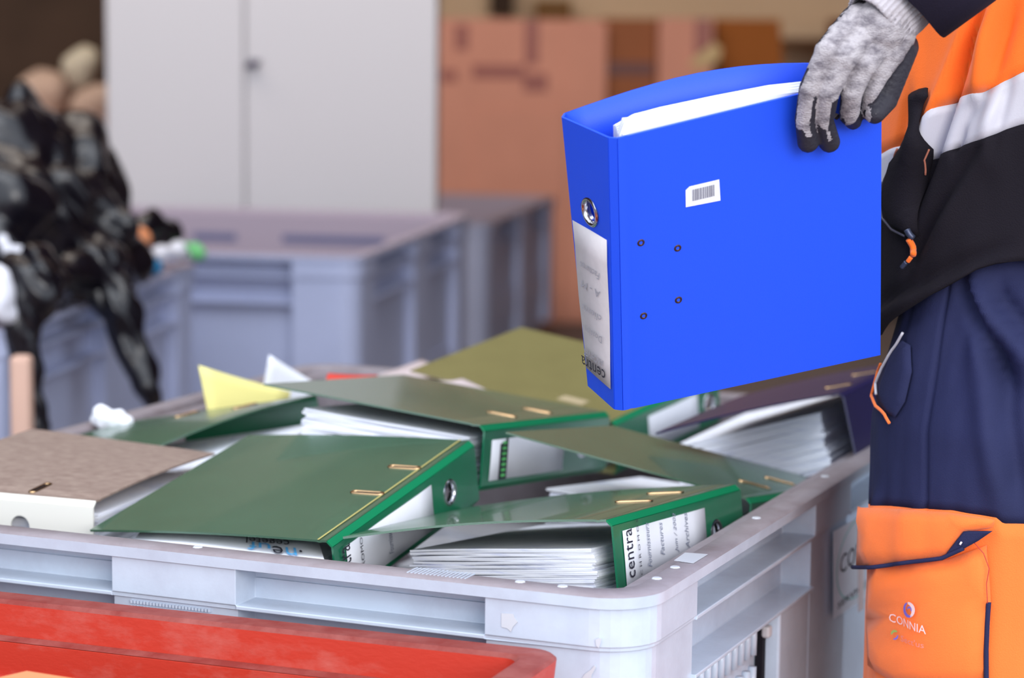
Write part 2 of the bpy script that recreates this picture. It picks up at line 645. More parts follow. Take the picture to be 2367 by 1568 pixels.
def circle(cx, cy, rx, ry_, n=24):
    return [(cx + rx * math.cos(2 * PI * i / n), cy + ry_ * math.sin(2 * PI * i / n)) for i in range(n)]


def binder(label, P0, P1, Q0, Q1, D0, D1, mc, ms, me, paper=None, group=None, bow=0.0, name='lever_arch_binder', slots=(.43, .69),
           lab=None, ringpos=.775, skew=0.0, rivets=None, slot_a=.10, back=True, up=None, cover_label=None, gray=False, tip=(0, 0)):
    """P hinge, Q fore edge of the upper cover, D lower edge of the spine; 0 = label end, 1 = ring end"""
    P0, P1, Q0, Q1, D0, D1 = map(Vector, (P0, P1, Q0, Q1, D0, D1))
    L = (P1 - P0).length
    Wc = (Q0 - P0).length
    ev = (P1 - P0).normalized()
    dn = (D0 - P0).normalized()
    inn = ev.cross(dn)
    if inn.dot(Q0 - P0) < 0:
        inn = -inn
    out = -inn
    cn = (Q0 - P0).cross(P1 - P0).normalized()       # outward normal of the cover
    if cn.dot(dn) > 0:
        cn = -cn
    loc = (P0 + P1 + D0 + D1) / 4 + inn * .1
    loc = Vector((loc.x, loc.y, min(D0.z, D1.z)))
    t = empty(name, loc, label, 'binder', group)

    def cover(a, b, h=0.0):
        p = P0.lerp(P1, b)
        q = Q0.lerp(Q1, b)
        x = p.lerp(q, a)
        x += cn * (bow * math.sin(PI * a) + tip[0] * a ** 3 * (1 - b) + tip[1] * a ** 3 * b + h)
        return x
    ch = .006
    S0, S1 = P0 + out * ch + dn * ch, P1 + out * ch + dn * ch
    T0, T1 = D0 + out * ch - dn * ch, D1 + out * ch - dn * ch

    def spine(b, c, h=0.0):
        return S0.lerp(S1, b).lerp(T0.lerp(T1, b), c) + out * h
    # upper cover with its crease next to the hinge
    aa = [0, .018, .03, .042] + [.042 + (1 - .042) * i / 12 for i in range(1, 13)]
    dz = {0: 0, .018: 0, .03: -.0009, .042: 0}
    bb = [i / 8 for i in range(9)]
    V = [cover(a, b, dz.get(a, 0)) for b in bb for a in aa]
    n = len(aa)
    Fc = [(j * n + i, j * n + i + 1, (j + 1) * n + i + 1, (j + 1) * n + i) for j in range(8) for i in range(n - 1)]
    co = obj('front_cover', V, Fc, mc, t, smooth=True, loc=loc)
    weld(co)
    solid(co, .0024, 0)
    co.modifiers.new('e', 'EDGE_SPLIT').split_angle = math.radians(40)
    # spine board with finger hole
    Hs = (T0 - S0).length
    rr = .0125
    hole = circle(ringpos, .5, rr / L, rr / Hs)
    o2, f2 = fill2d([(i / 10, 0) for i in range(10)] + [(1, 0), (1, .5), (1, 1)] + [(1 - i / 10, 1) for i in range(1, 11)] + [(0, .5)], [hole], 1)
    sp = obj('spine', [spine(x, y) for x, y in o2], f2, ms, t, loc=loc)
    co.data.update()
    solid(sp, .0024, 0)
    # chamfered hinge strips
    mb = MB()
    mb.add([P0, P1, S1, S0], [(0, 1, 2, 3)])
    mb.add([T0, T1, D1, D0], [(0, 1, 2, 3)])
    hs = solid(mb.build('hinge_strip', me, t, loc=loc), .0022, 0)
    # finger ring
    mb = MB()
    ctr = spine(ringpos, .5)
    pts = []
    prof_ = [(rr + .0035, .0012), (rr + .002, .0026), (rr + .0002, .0022), (rr - .0012, .0004), (rr - .001, -.006)]
    k = 28
    loops = [[ctr + ev * r * math.cos(2 * PI * j / k) + dn * r * math.sin(2 * PI * j / k) + out * h for j in range(k)] for r, h in prof_]
    mb.loft(loops, True)
    if not gray:
        mb.build('finger_ring', STEEL, t, smooth=True, loc=loc)
    # back cover
    if back:
        B0, B1 = D0 + inn * Wc, D1 + inn * Wc
        bk = obj('back_cover', [D0.lerp(B0, i / 4).lerp(D1.lerp(B1, i / 4), j) for i in range(5) for j in (0, 1)],
                 [(2 * i, 2 * i + 1, 2 * i + 3, 2 * i + 2) for i in range(4)], mc, t, loc=loc)
        solid(bk, .0024, 0)
    # metal slots in the cover
    for bpos in slots:
        c0 = cover(slot_a, bpos)
        ad = (cover(slot_a + .05, bpos) - cover(slot_a - .05, bpos)).normalized()
        nn = cn
        bd = ad.cross(nn).normalized()

        def stad(l, wd, h, k=8):
            out_ = []
            for i in range(2 * k):
                a = -PI / 2 + PI * (i % k) / (k - 1)
                sgn = 1 if i < k else -1
                out_.append(c0 + ad * sgn * (l + wd * math.cos(a)) + bd * sgn * wd * math.sin(a) + nn * h)
            return out_
        mb = MB().loft([stad(.0165, .0050, .0014), stad(.0163, .0046, .0026), stad(.0150, .0036, .0026), stad(.0142, .0030, .0013)], True)
        gm = mb.build('slot_plate', BRASS, t, smooth=True, loc=loc)
        mb = MB().add(stad(.0144, .0032, .0015), [tuple(range(16))])
        mb.build('slot_shade', DARK, gm, loc=loc)  # dark face laid on the cover, painting the shade of the slot opening
    if rivets:
        for a, b in rivets:
            c0 = cover(a, b)
            ad = (cover(a + .05, b) - c0).normalized()
            bd = ad.cross(cn)
            rv = MB().loft([[c0 + ad * r * math.cos(j * PI / 6) + bd * r * math.sin(j * PI / 6) + cn * h for j in range(12)]
                            for r, h in ((.0040, .0012), (.0036, .0019), (.0022, .0018), (.0016, .0005))], True, False, True)
            rv.build('rivet', mat('dark bronze rivet', (70, 48, 44), .4, .5, metal=.6), t, smooth=True, loc=loc)
    # label on the spine
    lobj = None
    if lab:
        b0, b1, c0, c1, ml = lab
        g = [(b0 + (b1 - b0) * i / 6, c0 + (c1 - c0) * j / 2) for j in range(3) for i in range(7)]
        hh = lambda x, y: .0022 + .0006 * math.sin(14 * x + 3 * y)
        lobj = obj('spine_label', [spine(x, y, hh(x, y)) for x, y in g], [(j * 7 + i, j * 7 + i + 1, (j + 1) * 7 + i + 1, (j + 1) * 7 + i) for j in range(2) for i in range(6)],
                   ml, t, smooth=True, loc=loc)
        solid(lobj, .0003, 0)
    # paper stack
    if paper:
        a0, a1, b0, b1, h0, h1, nl = paper      # inward range (m), along spine (fraction), height range above back cover at fore edge/hinge
        mb = MB()
        T_ = (D0 - P0).length
        for k in range(nl):
            f = (k + .5) / nl
            ja, jb = random.uniform(-.004, .004), random.uniform(-.004, .004)
            ph = random.uniform(0, 6)
            th = (h0 + h1) / 2 / nl
            top, bot = [], []
            NX = 9
            for i in range(NX):
                x = i / (NX - 1)
                hh_ = (h1 + (h0 - h1) * x) * f + .0012 * math.sin(5 * x + ph) * x + .003
                base = D0 + inn * (a0 + (a1 - a0) * x + ja)
                bx = b0 + jb + .002 * math.sin(9 * x + ph)
                by = b1 + jb
                q0 = base + (D1 - D0) * bx - dn * hh_
                q1 = base + (D1 - D0) * by - dn * hh_
                top += [q0, q1]
                bot += [q0 + dn * th * .97, q1 + dn * th * .86]
            nV = len(top)
            Fk = []
            for i in range(NX - 1):
                a_ = 2 * i
                Fk.append((a_, a_ + 1, a_ + 3, a_ + 2))
                Fk.append((nV + a_, nV + a_ + 2, nV + a_ + 3, nV + a_ + 1))
                Fk.append((a_, a_ + 2, nV + a_ + 2, nV + a_))
                Fk.append((a_ + 1, nV + a_ + 1, nV + a_ + 3, a_ + 3))
            Fk.append((0, nV, nV + 1, 1))
            Fk.append((nV - 2, nV - 1, 2 * nV - 1, 2 * nV - 2))
            mb.add(top + bot, Fk)
        st = mb.build('paper_stack', PAPERS, t, loc=loc)
        st['kind'] = 'stuff'
    return dict(t=t, loc=loc, spine=spine, cover=cover, ev=ev, dn=dn, out=out, inn=inn, cn=cn, label=lobj, L=L, H=Hs)


def pose(pos, yaw, pitch, roll, Wd=.285, L=.318):
    R = Matrix.Rotation(math.radians(yaw), 3, 'Z') @ Matrix.Rotation(math.radians(pitch), 3, 'X') @ Matrix.Rotation(math.radians(roll), 3, 'Y')
    p = Vector(pos)
    return p, p + R @ V3(0, L, 0), p + R @ V3(-Wd, 0, 0), p + R @ V3(-Wd, L, 0), R


def spine_rows(B, rows, x0=None, m_=PENCIL):
    """rows of print on a spine label; each is text that runs from the lower to the upper edge of the spine"""
    for body, b, w_, c_start, length, mm, sh in rows:
        o_ = B['spine'](b, c_start, .0034)
        xd_, yd_ = -B['dn'], -B['ev']
        text('print', body, o_, xd_, yd_, mm, B['label'], B['loc'], width=length, height=w_, shear=sh)


# --- binder under the middle: the near left green one
s = 1.075
P0 = CAM + (V3(-.181, 2.342, 1.30 - .508) - CAM) * s
P0, P1, Q0, Q1, R = pose(P0, -25.4, 9.6, -3.7, .285 * s, .318 * s)
dn = (R @ V3(.0, 0, -1)).lerp(V3(0, 0, -1), .6).normalized()
dn = (dn - (P1 - P0).normalized() * dn.dot((P1 - P0).normalized())).normalized()
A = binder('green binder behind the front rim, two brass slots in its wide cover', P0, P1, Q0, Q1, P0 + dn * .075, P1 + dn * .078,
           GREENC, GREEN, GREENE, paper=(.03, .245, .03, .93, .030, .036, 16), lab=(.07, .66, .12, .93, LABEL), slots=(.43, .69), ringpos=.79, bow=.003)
spine_rows(A, [('centra', .09, .020, .88, .050, INK, 0), ('CHROMOS', .17, .006, .92, .055, INK, 0), ('Fournisseurs', .36, .010, .8, .034, PENCIL, .3)])
cr_ = MB()
cr_.add([A['cover'](a, b, .0016) for a, b in ((.030, .0), (.030, .25), (.030, .5), (.030, .75), (.030, 1), (.038, 1), (.038, .75), (.038, .5), (.038, .25), (.038, 0))], [(0, 1, 8, 9), (1, 2, 7, 8), (2, 3, 6, 7), (3, 4, 5, 6)])
cr_.build('worn_crease', mat('worn tan crease', (176, 168, 104), .6, .3), A['t'], loc=A['loc'])
# the printed letter inside it
lo = A['loc']
lp = [at(u, v, y) for u, v, y in ((300, 1236, 2.47), (770, 1262, 2.375), (805, 1345, 2.362), (330, 1300, 2.42))]
org = at(668, 1278, 2.40)
sheet = MB()
g0, g1, g2, g3 = at(330, 1222, 2.68), at(735, 1244, 2.60), at(752, 1300, 2.50), at(300, 1262, 2.60)
NN = 8
W_ = [[(g0.lerp(g1, i / NN)).lerp(g3.lerp(g2, i / NN), j / 4) + V3(0, 0, .002 * math.sin(i * .7)) for i in range(NN + 1)] for j in range(5)]
sheet.loft(W_, close=False)
sh = sheet.build('printed_letter', PAPER, A['t'], smooth=True, loc=lo)
solid(sh, .0004, 0)


def on_sheet(a, b):                      # a along the lower edge (0..1), b from lower to upper edge
    q = g3.lerp(g2, a).lerp(g0.lerp(g1, a), b)
    return q + V3(0, 0, .0022 + .002 * math.sin(a * NN * .7))


def sheet_text(body, a0, a1, b0, b1, mm, shear=0.0):
    # the letter lies upside down: it reads from right to left
    text('print', body, (0, 0, 0), (1, 0, 0), (0, 1, 0), mm, sh, lo, width=1.0, height=1.0, shear=shear,
         fn=lambda x, y: on_sheet(a0 + (a1 - a0) * x, b0 + (b1 - b0) * y))


sheet_text('cegetel', .835, .60, .92, .52, INK)
sheet_text('n', .865, .81, .50, .19, INKB)
sheet_text('e', .795, .74, .52, .19, INK)
sheet_text('uf', .73, .61, .60, .25, INKB)
sheet_text('.', .895, .880, .42, .32, INK)

# --- front right green binder with the printed label
P0 = at(1401, 1204, 2.46)
P1 = at(1698, 1122, 2.75)
Q0 = at(793, 1244, 2.50)
Q1 = at(1020, 1184, 2.79)
D0 = at(1418, 1388, 2.455)
D1 = at(1712, 1310, 2.745)
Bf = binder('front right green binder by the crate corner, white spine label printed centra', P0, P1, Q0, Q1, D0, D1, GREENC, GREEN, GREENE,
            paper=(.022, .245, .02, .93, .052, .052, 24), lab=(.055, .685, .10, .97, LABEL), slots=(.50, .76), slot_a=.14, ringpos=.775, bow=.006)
spine_rows(Bf, [('centra', .115, .016, .80, .052, INK, 0), ('C H R O M O S', .165, .0045, .80, .060, INK, 0), ('Fournisseurs', .24, .009, .72, .048, PENCIL, .35),
                ('Factures', .34, .009, .60, .036, PENCIL, .35), ('Juin / 2002', .45, .009, .62, .044, PENCIL, .35), ('Archives', .535, .010, .60, .040, PENCIL, .35)])

# --- green binder behind it in the middle
C_ = V3(-.034, 2.609, 1.30 - .435)
s = 1.09
C_ = CAM + (C_ - CAM) * s
P0, P1, Q0, Q1, R = pose(C_, -27.8, -5.1, 4.6, .285 * s, .318 * s)
dn = (R @ V3(0, 0, -1)).lerp(V3(0, 0, -1), .7).normalized()
dn = (dn - (P1 - P0).normalized() * dn.dot((P1 - P0).normalized())).normalized()
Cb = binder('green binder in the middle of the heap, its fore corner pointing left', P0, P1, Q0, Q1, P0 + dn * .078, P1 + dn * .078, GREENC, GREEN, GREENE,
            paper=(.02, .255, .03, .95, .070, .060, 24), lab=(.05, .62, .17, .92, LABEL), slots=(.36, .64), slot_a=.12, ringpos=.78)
m2 = MB()
GR2 = mat('bright green print', (96, 196, 110), .6, .2)
sp_ = Cb['spine']
m2.add([sp_(b, c, .0026) for b, c in ((.115, .17), (.175, .17), (.175, .92), (.115, .92))], [(0, 1, 2, 3)])
bar = m2.build('dark_band', INK, Cb['label'], loc=Cb['loc'])
m2 = MB()
for k in range(7):
    c = .22 + k * .1
    m2.add([sp_(b, c_, .0031) for b, c_ in ((.130, c), (.162, c), (.162, c + .05), (.130, c + .05))], [(0, 1, 2, 3)])
m2.build('green_marks', GR2, Cb['label'], loc=Cb['loc'])

# --- green binder right of the middle, its cover raised
P0, Q0, Q1, P1 = at(1725, 1153, 2.82), at(1169, 1001, 2.79), at(1414, 986, 3.06), at(1929, 1121, 3.12)
R = Matrix.Rotation(math.radians(-24), 3, 'Z')
dn = (R @ V3(0, 0, -1)).lerp(V3(0, 0, -1), .8).normalized()
dn = (dn - (P1 - P0).normalized() * dn.dot((P1 - P0).normalized())).normalized()
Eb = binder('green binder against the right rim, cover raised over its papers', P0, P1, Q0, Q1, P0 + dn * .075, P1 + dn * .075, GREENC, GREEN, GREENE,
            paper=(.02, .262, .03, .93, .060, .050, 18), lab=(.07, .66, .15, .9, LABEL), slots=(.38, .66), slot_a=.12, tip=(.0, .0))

# --- olive looking green binder at the back
P0, Q0, Q1 = at(1412, 975, 3.27), at(948, 858, 3.40), at(1205, 758, 3.62)
P1 = P0 + (Q1 - Q0)
R = Matrix.Rotation(math.radians(-27), 3, 'Z')
dn = (R @ V3(0, 0, -1)).lerp(V3(0, 0, -1), .8).normalized()
dn = (dn - (P1 - P0).normalized() * dn.dot((P1 - P0).normalized())).normalized()
Fb = binder('green binder at the back of the heap, cover sloping up to a high corner', P0, P1, Q0, Q1, P0 + dn * .075, P1 + dn * .075, GREEN_WARM, GREEN, GREENE,
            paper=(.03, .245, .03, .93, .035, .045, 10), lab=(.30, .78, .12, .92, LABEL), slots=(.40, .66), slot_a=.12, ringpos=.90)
solid(obj('white_sticker', [Fb['cover'](a, b, .0016) for a, b in ((.20, .10), (.32, .10), (.32, .18), (.20, .18))], [(0, 1, 2, 3)], mat('beige sticker', (176, 160, 128), .6, .2), Fb['t'], loc=Fb['loc']), .0003, 0)

# --- low green binder at the left back
R0 = at(729, 915, 3.20)
H2 = at(300, 976, 3.24)
F1 = at(366, 1033, 3.02)
F2 = F1 + (H2 - R0) * .95 + V3(0, 0, -.005)
hl = (H2 - R0).normalized()
H2 = R0 + hl * .26
F2 = F1 + hl * .22
dd = V3(0, 0, -1)
dd = (dd - hl * dd.dot(hl)).normalized()
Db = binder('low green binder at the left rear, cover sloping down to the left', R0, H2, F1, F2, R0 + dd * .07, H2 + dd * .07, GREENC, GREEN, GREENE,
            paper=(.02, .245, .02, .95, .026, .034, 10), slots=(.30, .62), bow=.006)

# --- grey marbled binder with cream spine
g_r = at(222, 1160, 2.70)                # right end of its hinge (ring end)
dirg = V3(-math.cos(math.radians(20)), math.sin(math.radians(20)), 0)
g_l = g_r + dirg * .265
inw = V3(math.sin(math.radians(22)), math.cos(math.radians(22)), .0)
G0 = g_l + inw * .285 + V3(0, 0, .022)
G1 = at(497, 1050, 2.97)
Gb = binder('grey brown marbled binder with a cream spine at the left end', g_l, g_r, G0, G1, g_l + V3(0, 0, -.07), g_r + V3(0, 0, -.07), MARBLE, CREAM, CREAM,
            paper=(.012, .262, .03, .985, .055, .052, 16), slots=(.30, .66), ringpos=.64, gray=True, slot_a=.10, bow=.004)

# --- dark blue binder at the right back
P0 = at(1938, 911, 3.12)
Q0 = at(1516, 1003, 3.00)
P1 = at(2086, 838, 3.42)
Q1 = Q0 + (P1 - P0)
D0 = at(1972, 1076, 3.08)
D1 = D0 + (P1 - P0)
Hb = binder('dark blue binder with bulging papers under the lifted blue one', P0, P1, Q0, Q1, D0, D1, NAVYB, NAVYB, NAVYB, paper=(.035, .255, .02, .93, .088, .078, 26),
            slots=(.30, .7), slot_a=.12, bow=.004)

# --- the bright blue binder being lifted out
c0, c1, c2, c3 = V3(.0980, 2.316, 1.236), V3(.3615, 2.395, 1.2945), V3(.387, 2.524, 1.0), V3(.1155, 2.445, .949)
c0, c1 = at(1427, 319, 2.316), at(2037, 170, 2.395)
c3, c2 = at(1440, 948, 2.445), at(2034, 820, 2.524)
bt, bb_ = at(1306, 262, 2.386), at(1366, 882, 2.50)
Ub = binder('bright blue lever arch binder lifted by the gloved hand', c3, c0, c2, c1, bb_, bt, BLUE, BLUE, BLUE, paper=None, slots=(), back=False,
            lab=(.075, .635, .06, .96, LABELB), ringpos=.70, rivets=((.078, .615), (.215, .565), (.215, .375), (.083, .345)), bow=.0)
cov = Ub['cover']
st = solid(obj('barcode_sticker', [cov(a, b, .0016) for a, b in ((.247, .705), (.378, .700), (.374, .775), (.262, .775), (.247, .765))], [(0, 1, 2, 3, 4)], LABEL, Ub['t'], loc=Ub['loc']), .0003, 0)
mb = MB()
a = .272
random.seed(3)
while a < .355:
    wv = random.choice((.0015, .003, .0045))
    mb.add([cov(x, y, .0022) for x, y in ((a, .722), (a + wv, .722), (a + wv, .762), (a, .762))], [(0, 1, 2, 3)])
    a += wv + random.choice((.002, .003))
mb.build('barcode', mat('grey print', (126, 126, 140), .6, .2), st, loc=Ub['loc'])
spl = Ub['spine']
for bo, (bs, cs, ln, h_, mm, rot) in {'centra': (.105, .30, .045, .014, PENCIL, 0)}.items():
    text('print', bo, spl(bs + .03, .20, .0036), (spl(.5, 1) - spl(.5, 0)).normalized(), -Ub['ev'], INK, Ub['label'], Ub['loc'], width=.044, height=.012)
for bs, bo in ((.17, 'ARCHIVES'), (.26, 'Dossiers'), (.34, 'clients'), (.43, 'A - M'), (.50, 'Factures')):
    text('print', bo, spl(bs, .25, .0036), (spl(.5, 1) - spl(.5, 0)).normalized(), -Ub['ev'], mat('faint grey ink', (158, 158, 168), .7, .2), Ub['label'], Ub['loc'], width=.036, height=.0085, shear=.2)
# its rear cover (curving to the hand)
btf = at(2010, 150, 2.440)
bbf = c2 + V3(-.006, .032, .004)
NX = 14
V, Fc = [], []
for j in range(9):
    for i in range(NX + 1):
        a = i / NX
        f = j / 8
        pt = bt.lerp(bb_, f)
        ed = btf.lerp(bbf, f)
        q = pt.lerp(ed, a)
        q = q + V3(.0, .004, .019) * math.sin(PI * a) * (1 - .7 * f)
        V.append(q)
Fc = [(j * (NX + 1) + i, j * (NX + 1) + i + 1, (j + 1) * (NX + 1) + i + 1, (j + 1) * (NX + 1) + i) for j in range(8) for i in range(NX)]
solid(obj('back_cover', V, Fc, BLUE, Ub['t'], smooth=True, loc=Ub['loc']), .0026, 0)
# papers inside
UN = Ub['cn']


def upaper(name, pl, depth0, depth1, n):
    # pl: list of (a, extra height above the top edge in metres)
    mb = MB()
    dwn = (c3 - c0).normalized()
    for k in range(n):
        f = k / max(1, n - 1)
        off = depth0 + (depth1 - depth0) * f
        top = [cov(a, 1) - UN * off * (1 - .55 * a) - dwn * (h + .0015 * math.sin(5 * a + k)) for a, h in pl]
        bot = [q + dwn * .27 for q in top]
        V = top + bot
        m_ = len(top)
        mb.add(V, [(i, i + 1, m_ + i + 1, m_ + i) for i in range(m_ - 1)])
    return solid(mb.build(name, PAPER, Ub['t'], loc=Ub['loc']), .0009, 0)


upaper('paper_stack', [(.03, -.003), (.10, .0045), (.2, .006), (.4, .005), (.6, .003), (.78, -.002)], .006, .034, 18)['kind'] = 'stuff'
upaper('folded_sheet', [(.02, -.004), (.04, .010), (.10, .008), (.14, .004)], .010, .016, 3)

# ------------------------------------------------------------------ loose things in the crate
# filling below the binders
mb = MB()
random.seed(5)
for k in range(150):
    s_, t_ = random.uniform(.12, .88), random.uniform(.14, 1.14)
    z = .17 + .40 * (k / 150) + random.uniform(0, .02)
    an = random.uniform(0, PI)
    ax = (E1 * math.cos(an) + E2 * math.sin(an)) * random.uniform(.10, .2)
    ay = (E2 * math.cos(an) - E1 * math.sin(an)) * .18
    c = cw(min(max(s_, .2), .82), min(max(t_, .22), 1.06), z)
    mb.obox(c - ax / 2 - ay / 2, ax, ay, V3(0, 0, .02))
o = mb.build('loose_paper_filling', PAPER, None, loc=cw(.5, .6, .16))
tag(o, 'loose white papers filling the grey crate below the binders', 'paper', kind='stuff')


def sheet_thing(name, pts, material, label, cat, thick=.0006, curl=.004):
    """a loose sheet: quad p0 p1 p2 p3 with a slight curl"""
    p0, p1, p2, p3 = pts
    N = 6
    nn = (p1 - p0).cross(p3 - p0).normalized()
    V = [p0.lerp(p1, i / N).lerp(p3.lerp(p2, i / N), j / N) + nn * curl * math.sin(PI * i / N) for j in range(N + 1) for i in range(N + 1)]
    Fq = [(j * (N + 1) + i, j * (N + 1) + i + 1, (j + 1) * (N + 1) + i + 1, (j + 1) * (N + 1) + i) for j in range(N) for i in range(N)]
    lc = sum(pts, V3(0, 0, 0)) / 4
    lc.z = min(q.z for q in pts)
    return tag(solid(obj(name, V, Fq, material, None, True, loc=lc), thick, 0), label, cat)


YEL = mat('pale yellow card', (240, 230, 148), .7, .2)
sheet_thing('divider_sheet', [at(459, 845, 3.34), at(672, 906, 3.42), at(650, 1010, 3.40), at(489, 1000, 3.32)], YEL, 'pale yellow divider sheet standing up at the back left of the crate', 'paper')
sheet_thing('paper_sheet', [at(622, 820, 3.44), at(735, 890, 3.48), at(700, 985, 3.46), at(597, 960, 3.43)], PAPER, 'white sheet corner sticking up beside the yellow divider', 'paper')
REDF = mat('red card folder', (226, 74, 62), .6, .3)
sheet_thing('card_folder', [at(757, 866, 3.22), at(872, 870, 3.30), at(880, 905, 3.15), at(745, 905, 3.10)], REDF, 'red card folder edge behind the middle green binder', 'folder', thick=.004, curl=.001)
PINKW = mat('pinkish white card', (216, 200, 202), .7, .2)
sheet_thing('cardboard_sheet', [at(838, 880, 3.42), at(975, 833, 3.66), at(1124, 903, 3.245), at(1010, 925, 3.20)], PINKW, 'pale grey card sheet between the two rear green binders', 'paper', thick=.003, curl=.001)
pc = at(262, 972, 3.22)
capsules('crumpled_paper', [(pc + V3(-.014, 0, .004), .017, pc + V3(.014, .004, -.004), .014), (pc + V3(-.018, 0, .008), .006, pc + V3(-.022, 0, .010), .004), (pc + V3(.0, 0, -.012), .012, pc + V3(.0, .003, -.035), .016)], .003,
         PAPER, None, loc=pc - V3(0, 0, .05), smooth_it=1, disp=lambda c, n: .004 * noise.noise(c * 90))
tag(bpy.data.objects['crumpled_paper'], 'crumpled white paper lying on the left rim of the crate', 'paper')

# ------------------------------------------------------------------ the worker
WX, WY = .600, 2.665
worker = empty('person', (WX, WY, 0), 'worker in orange hi-vis jacket lifting a blue binder with a gloved hand', 'person')
WL = V3(WX, WY, 0)


def body_hit(u, v, cx, cy, a, b):
    d = ray(u, v)
    A_ = (d.x / a) ** 2 + (d.y / b) ** 2
    ox, oy = CAM.x - cx, CAM.y - cy
    B_ = 2 * (ox * d.x / a ** 2 + oy * d.y / b ** 2)
    C_2 = (ox / a) ** 2 + (oy / b) ** 2 - 1
    disc = B_ * B_ - 4 * A_ * C_2
    t = (-B_ - math.sqrt(disc)) / (2 * A_) if disc > 0 else -B_ / (2 * A_)
    p = CAM + d * t
    th = math.atan2((p.y - cy) / b, (p.x - cx) / a) % (2 * PI)
    return th, p.z


class Garment:
    def __init__(s, cx, cy, a, b):
        s.cx, s.cy, s.a, s.b = cx, cy, a, b
        s.folds = []
        s.scale = lambda z: 1.0
        s.shift = lambda z: (0, 0)

    def hit(s, u, v):
        return body_hit(u, v, s.cx, s.cy, s.a, s.b)

    def fold(s, u0, v0, u1, v1, amp, wd):
        s.folds.append((s.hit(u0, v0), s.hit(u1, v1), amp, wd))

    def disp(s, th, z):
        d = 0
        R_ = (s.a + s.b) / 2
        for (t0, z0), (t1, z1), amp, wd in s.folds:
            x, y = (th - t0) * R_, z - z0
            dx, dy = (t1 - t0) * R_, z1 - z0
            l2 = dx * dx + dy * dy
            f = (x * dx + y * dy) / l2
            if f < -.4 or f > 1.4:
                continue
            k = 1 if 0 <= f <= 1 else max(0, 1 - (-f if f < 0 else f - 1) / .4)
            q = (x * dy - y * dx) / math.sqrt(l2)
            d += 1.9 * amp * k * math.exp(-(q / wd) ** 2)
        d += .0035 * noise.noise(V3(th * 3, z * 6, 1.3)) + .0015 * noise.noise(V3(th * 9, z * 16, 4))
        return d

    def P(s, th, z, off=0.0):
        r = s.disp(th, z) + off
        k = s.scale(z)
        sx, sy = s.shift(z)
        return V3(s.cx + sx + (s.a * k + r) * math.cos(th), s.cy + sy + (s.b * k + r) * math.sin(th), z)

    def curve(s, pts, lo_, hi_):
        """px seam -> function theta -> z, constant outside"""
        q = sorted(s.hit(*p_) for p_ in pts)

        def f(th):
            if th <= q[0][0]:
                return q[0][1] + (lo_ - q[0][1]) * min(1, (q[0][0] - th) / 1.2)
            if th >= q[-1][0]:
                return q[-1][1] + (hi_ - q[-1][1]) * min(1, (th - q[-1][0]) / 1.2)
            for i in range(len(q) - 1):
                if q[i][0] <= th <= q[i + 1][0]:
                    k = (th - q[i][0]) / max(1e-9, q[i + 1][0] - q[i][0])
                    return q[i][1] + (q[i + 1][1] - q[i][1]) * k
        return f

    def section(s, name, f0, f1, rows, material, parent, off=0.0, thick=.003):
        ths = [math.radians(x) for x in range(0, 160, 6)] + [math.radians(160 + x * 1.0) for x in range(0, 130)] + [math.radians(x) for x in range(290, 360, 6)]
        V, Fq = [], []
        n = len(ths)
        for j in range(rows + 1):
            for th in ths:
                z0, z1 = f0(th), f1(th)
                V.append(s.P(th, z0 + (z1 - z0) * j / rows, off))
        for j in range(rows):
            for i in range(n):
                Fq.append((j * n + i, j * n + (i + 1) % n, (j + 1) * n + (i + 1) % n, (j + 1) * n + i))
        return solid(obj(name, V, Fq, material, parent, True, loc=WL), thick, -1)

    def drape(s, name, poly, material, parent, off=.003, cuts=2, thick=.002, bulge=0.0):
        P2, F2 = fill2d(poly, (), cuts)
        cu = sum(x for x, y in poly) / len(poly)
        V = []
        for x, y in P2:
            dmin = min(math.hypot(x - (ax + (bx - ax) * t_), y - (ay + (by - ay) * t_))
                       for (ax, ay), (bx, by) in zip(poly, poly[1:] + poly[:1])
                       for t_ in [max(0, min(1, ((x - ax) * (bx - ax) + (y - ay) * (by - ay)) / max(1e-6, (bx - ax) ** 2 + (by - ay) ** 2)))])
            th, z = s.hit(x, y)
            V.append(s.P(th, z, off + bulge * min(1, dmin / 14)))
        return solid(obj(name, V, F2, material, parent, True, loc=WL), thick, 0)

    def strip(s, name, pts, wpx, material, parent, off=.004, r=None):
        L = []
        for i in range(len(pts) - 1):
            for k in range(6):
                f = k / 6
                L.append((pts[i][0] + (pts[i + 1][0] - pts[i][0]) * f, pts[i][1] + (pts[i + 1][1] - pts[i][1]) * f))
        L.append(pts[-1])
        Q = []
        for u, v in L:
            th, z = s.hit(u, v)
            Q.append(s.P(th, z, off))
        return MB().tube(Q, wpx / 2 / 2200, 8).build(name, material, parent, smooth=True, loc=WL)


